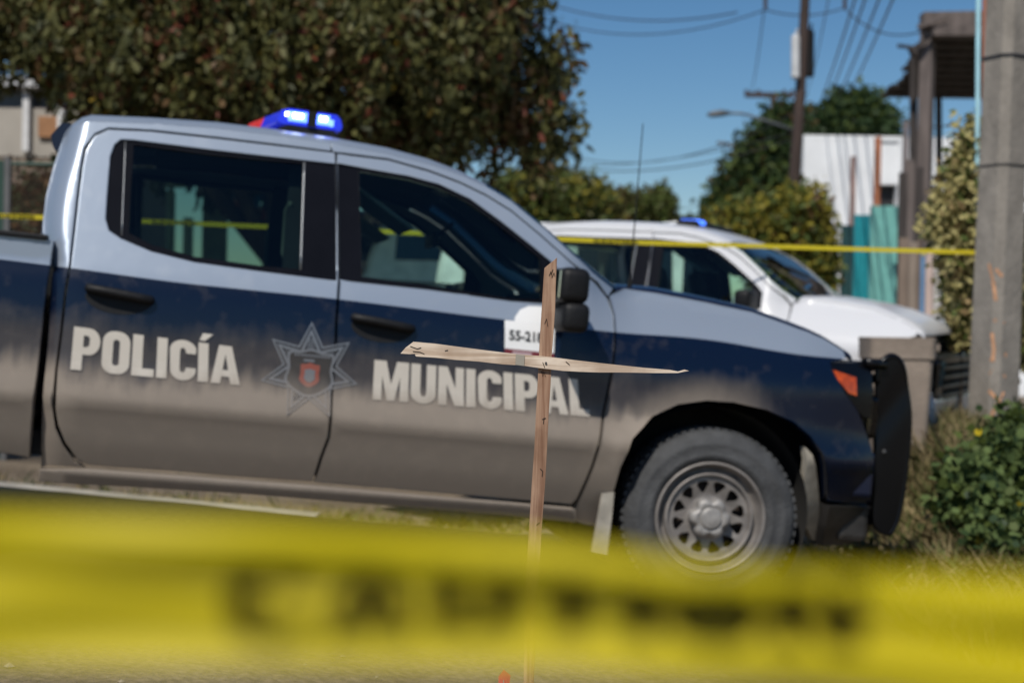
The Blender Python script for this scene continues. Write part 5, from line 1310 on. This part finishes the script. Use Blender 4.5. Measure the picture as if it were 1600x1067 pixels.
# green chain-link gate and fence
D = 13.5; gb = gpt(40, 560, D); gt = empty('mesh_gate', gb); tag(gt, 'dark green metal gate with a wire mesh panel at the left edge', 'gate'); bpy.context.view_layer.update(); O = gt.matrix_world.inverted()
GRN = pm('dark_green_paint', (.010,.045,.030), .6); GPO = pm('gate_post_grey', (.10,.10,.10), .7); MSH = pm('mesh_brown', (.09,.055,.04), .8)
zt2 = (O @ at(40,252,D)).z; xa, xm, xe = (O @ at(-120,300,D)).x, (O @ at(13,300,D)).x, (O @ at(96,300,D)).x
mb = MB(); mb.box(((xa+(O @ at(7,300,D)).x)/2, 0, zt2/2), ((O @ at(7,300,D)).x-xa, .03, zt2)); mb.build('sheet_panel', GRN, gt)
for x in (xm, xe):
    mb = MB(); mb.box((x, 0, zt2/2), (.06, .06, zt2+.05), bev=.006); mb.build('gate_post', GPO, gt)
for z_ in (zt2-.03, .1):
    mb = MB(); mb.tube([(xm,0,z_),(xe,0,z_)], .02, 8); mb.build('rail', GRN, gt)
mb = MB(); stp = .055; k = -int(zt2/stp)
while xm+k*stp < xe:
    for dr in (1, -1):
        x_a = xm+k*stp; pts = []
        z_a, z_b = .1, zt2-.03
        if dr > 0: p0 = [x_a, z_a]; p1 = [x_a+(z_b-z_a), z_b]
        else: p0 = [x_a, z_b]; p1 = [x_a+(z_b-z_a), z_a]
        # clip in x
        def cl(p0, p1):
            sx = (p1[1]-p0[1])/(p1[0]-p0[0]); a_ = list(p0); b2 = list(p1)
            if a_[0] < xm: a_ = [xm, p0[1]+sx*(xm-p0[0])]
            if b2[0] > xe: b2 = [xe, p0[1]+sx*(xe-p0[0])]
            return a_, b2
        p0, p1 = cl(p0, p1)
        if p1[0]-p0[0] > .03: mb.tube([(p0[0], .012*dr, p0[1]), (p1[0], .012*dr, p1[1])], .0035, 4)
    k += 1
mb.build('wire_mesh', MSH, gt)
# dark hedge behind the mesh
b_ = gpt(60, 560, 15.2); lob = local_lobes(b_, [(60,340,80,70,0,.3),(0,360,60,60,0,.3),(120,330,60,70,0,.3)], 15.2)
tree('hedge_bush', b_, 1.4, lob, 'dim brown green bush behind the wire mesh gate', cat='shrub', mats=(L_DK, L_BR), weights=(.6,.4), nclump=500, per=16, size=.09, spread=.12, shell=.2, trunk_r=.03)
# things seen through the cab's rear window
PAL = pm('pale_green_wall', (.42,.50,.40), .85, var=.12)
D = 16.5; wb = gpt(300, 560, D)
wl_ = empty('pale_wall', wb); tag(wl_, 'pale panelled wall seen through the rear side window of the police pickup', 'wall'); bpy.context.view_layer.update(); O = wl_.matrix_world.inverted()
def wb_box(px0, px1, py0, py1, mat, nm, dy=0, th=.15):
    a_ = O @ at(px0, py1, D); b2 = O @ at(px1, py0, D); mb = MB(); mb.box(((a_.x+b2.x)/2, dy+th/2, (a_.z+b2.z)/2), (b2.x-a_.x, th, b2.z-a_.z), bev=.01); return mb.build(nm, mat, wl_)
wb_box(242, 290, 262, 292, PAL, 'panel'); wb_box(255, 270, 298, 560, PAL, 'column', .02); wb_box(282, 298, 340, 560, PAL, 'column', .02); wb_box(312, 352, 300, 560, PAL, 'panel', .05)
for k in range(5): wb_box(315+k*8, 318+k*8, 302, 560, pm('wall_slat', (.25,.28,.22), .9), 'slat', .02, .03)
wb_box(308, 360, 286, 300, WTR, 'coping', -.03, .25)
q = at(385, 300, 16.2); cl_ = empty('striped_cloth', q); tag(cl_, 'blue and red striped cloth hanging beyond the rear window of the police pickup', 'cloth')
BLU = pm('blue_cloth', (.04,.25,.48), .8); REC = pm('red_cloth', (.45,.10,.07), .8)
for k in range(6):
    vs = [(-.20+k*.075+.015*math.sin(j*1.3), .03*math.sin(k*2+j), .30-.07*k*.35-j*.12) for j in range(6)]; vs2 = [(x+.066, y+.01, z-.02) for x, y, z in vs]
    mobj('stripe', vs[:4]+vs2[:4], [(j, j+1, 5+j, 4+j) for j in range(3)], BLU if k % 2 == 0 else pm('navy_cloth', (.02,.06,.10), .8), cl_)
    mobj('hem', vs[3:]+vs2[3:], [(j, j+1, 4+j, 3+j) for j in range(2)], REC, cl_)

# ------------------------------------------------------------------ two more vehicles, mostly hidden behind the white pickup
def box_car(root, L_, Wd, H_, nose, paint, glass):
    """van/SUV: side silhouette with rounded corners, windows, wheels"""
    side = spline([(-L_/2,.35),(-L_/2,.95),(-L_/2+.10,H_-.25),(-L_/2+.35,H_-.02),(0,H_),(L_*.18,H_-.03),(L_*.18+nose*.6,1.15),(L_/2-.15,.98),(L_/2,.80),(L_/2,.35)], 4)
    rows = []
    for y, k in ((0,.97),(.04,1),(Wd-.04,1),(Wd,.97)):
        row = []
        for x, z in side:
            tum = .10*max(0, (z-1.0)); yy = y + (tum if y < Wd/2 else -tum); row.append(Vector((x*k, yy, .35+(z-.35)*(k if z > 1 else 1))))
        rows.append(row)
    loft('body', rows, paint, root, closed=True)
    mb = MB()
    for r_ in (rows[0], rows[-1]): mb.add(r_, [tuple(range(len(r_)))])
    mb.build('side_panel', paint, root)
    for sgn in (0, 1):
        for xa, xb_ in ((-L_*.42,-L_*.16),(-L_*.14,L_*.10),(L_*.12,L_*.2)):
            mb = MB(); y_ = -.012+.06 if not sgn else Wd+.012-.06
            tq = .10*(1.2-1.0); tq2 = .10*(H_-.2-1.0); q = [(xa,1.08),(xb_,1.08),(xb_-.02,H_-.18),(xa+.02,H_-.18)]
            mb.add([Vector((x, (.0+.1*(z-1.0)-.012) if not sgn else Wd-.1*(z-1.0)+.012, z)) for x, z in q]+[Vector((x, (.0+.1*(z-1.0)+.01) if not sgn else Wd-.1*(z-1.0)-.01, z)) for x, z in q], [(0,1,2,3),(7,6,5,4),(0,4,5,1),(1,5,6,2),(2,6,7,3),(3,7,4,0)]); mb.build('window', glass, root)
    for xw in (-L_*.32, L_*.32):
        for y_ in (.11, Wd-.11):
            vs, fs = lathe([(.0,-.10),(.19,-.10),(.20,-.11),(.31,-.11),(.33,-.08),(.33,.08),(.31,.11),(0,.11)], 32, c=(xw, y_, .33)); mobj('wheel', vs, fs, RUBT, root, True)
DG = pm('dark_tinted_glass', (.01,.012,.014), .12, spec=.5, var=0)
q = at(858, 333, 19); z_ = ground_z(q.x, q.y, False); suv = empty('dark_suv', (q.x-1.4, q.y, q.z-1.72)); tag(suv, 'dark brown sport utility car, only its roof showing behind the white pickup', 'car')
box_car(suv, 4.6, 1.85, 1.72, .9, pm('dark_brown_paint', (.035,.025,.025), .35, coat=.3), DG)
q = at(1170, 352, 13.5); van = empty('white_van', (q.x-1.1, q.y, q.z-1.95), Matrix.Rotation(R(-8), 3, 'Z')); tag(van, 'white van, only its roof corner showing past the windscreen of the white pickup', 'van')
box_car(van, 3.9, 1.85, 1.95, .5, pm('van_white', (.72,.72,.72), .45), DG)

# small red marker scrap at the foot of the cross
q = at(787, 1062, 3.3); q.z -= .02; mk = empty('marker_flag', q); tag(mk, 'tiny red marker flag poking up beside the foot of the cross', 'flag')
mobj('cloth', [(-.012,0,0),(.012,.004,0),(.016,.006,.03),(.0,.0,.045),(-.012,.003,.028)], [(0,1,2,3,4)], pm('red_plastic', (.50,.03,.07), .6), mk)
mb = MB(); mb.tube([(0,.004,-.25),(0,.004,.03)], .0015, 5); mb.build('wire', GREYM, mk)

q = at(640, 343, 16.5); wcar = empty('white_car', (q.x+1.6, q.y, q.z-1.55)); tag(wcar, 'white car seen only through the front side window of the police pickup', 'car')
box_car(wcar, 4.2, 1.75, 1.55, .9, pm('car_white', (.75,.75,.75), .4), DG)
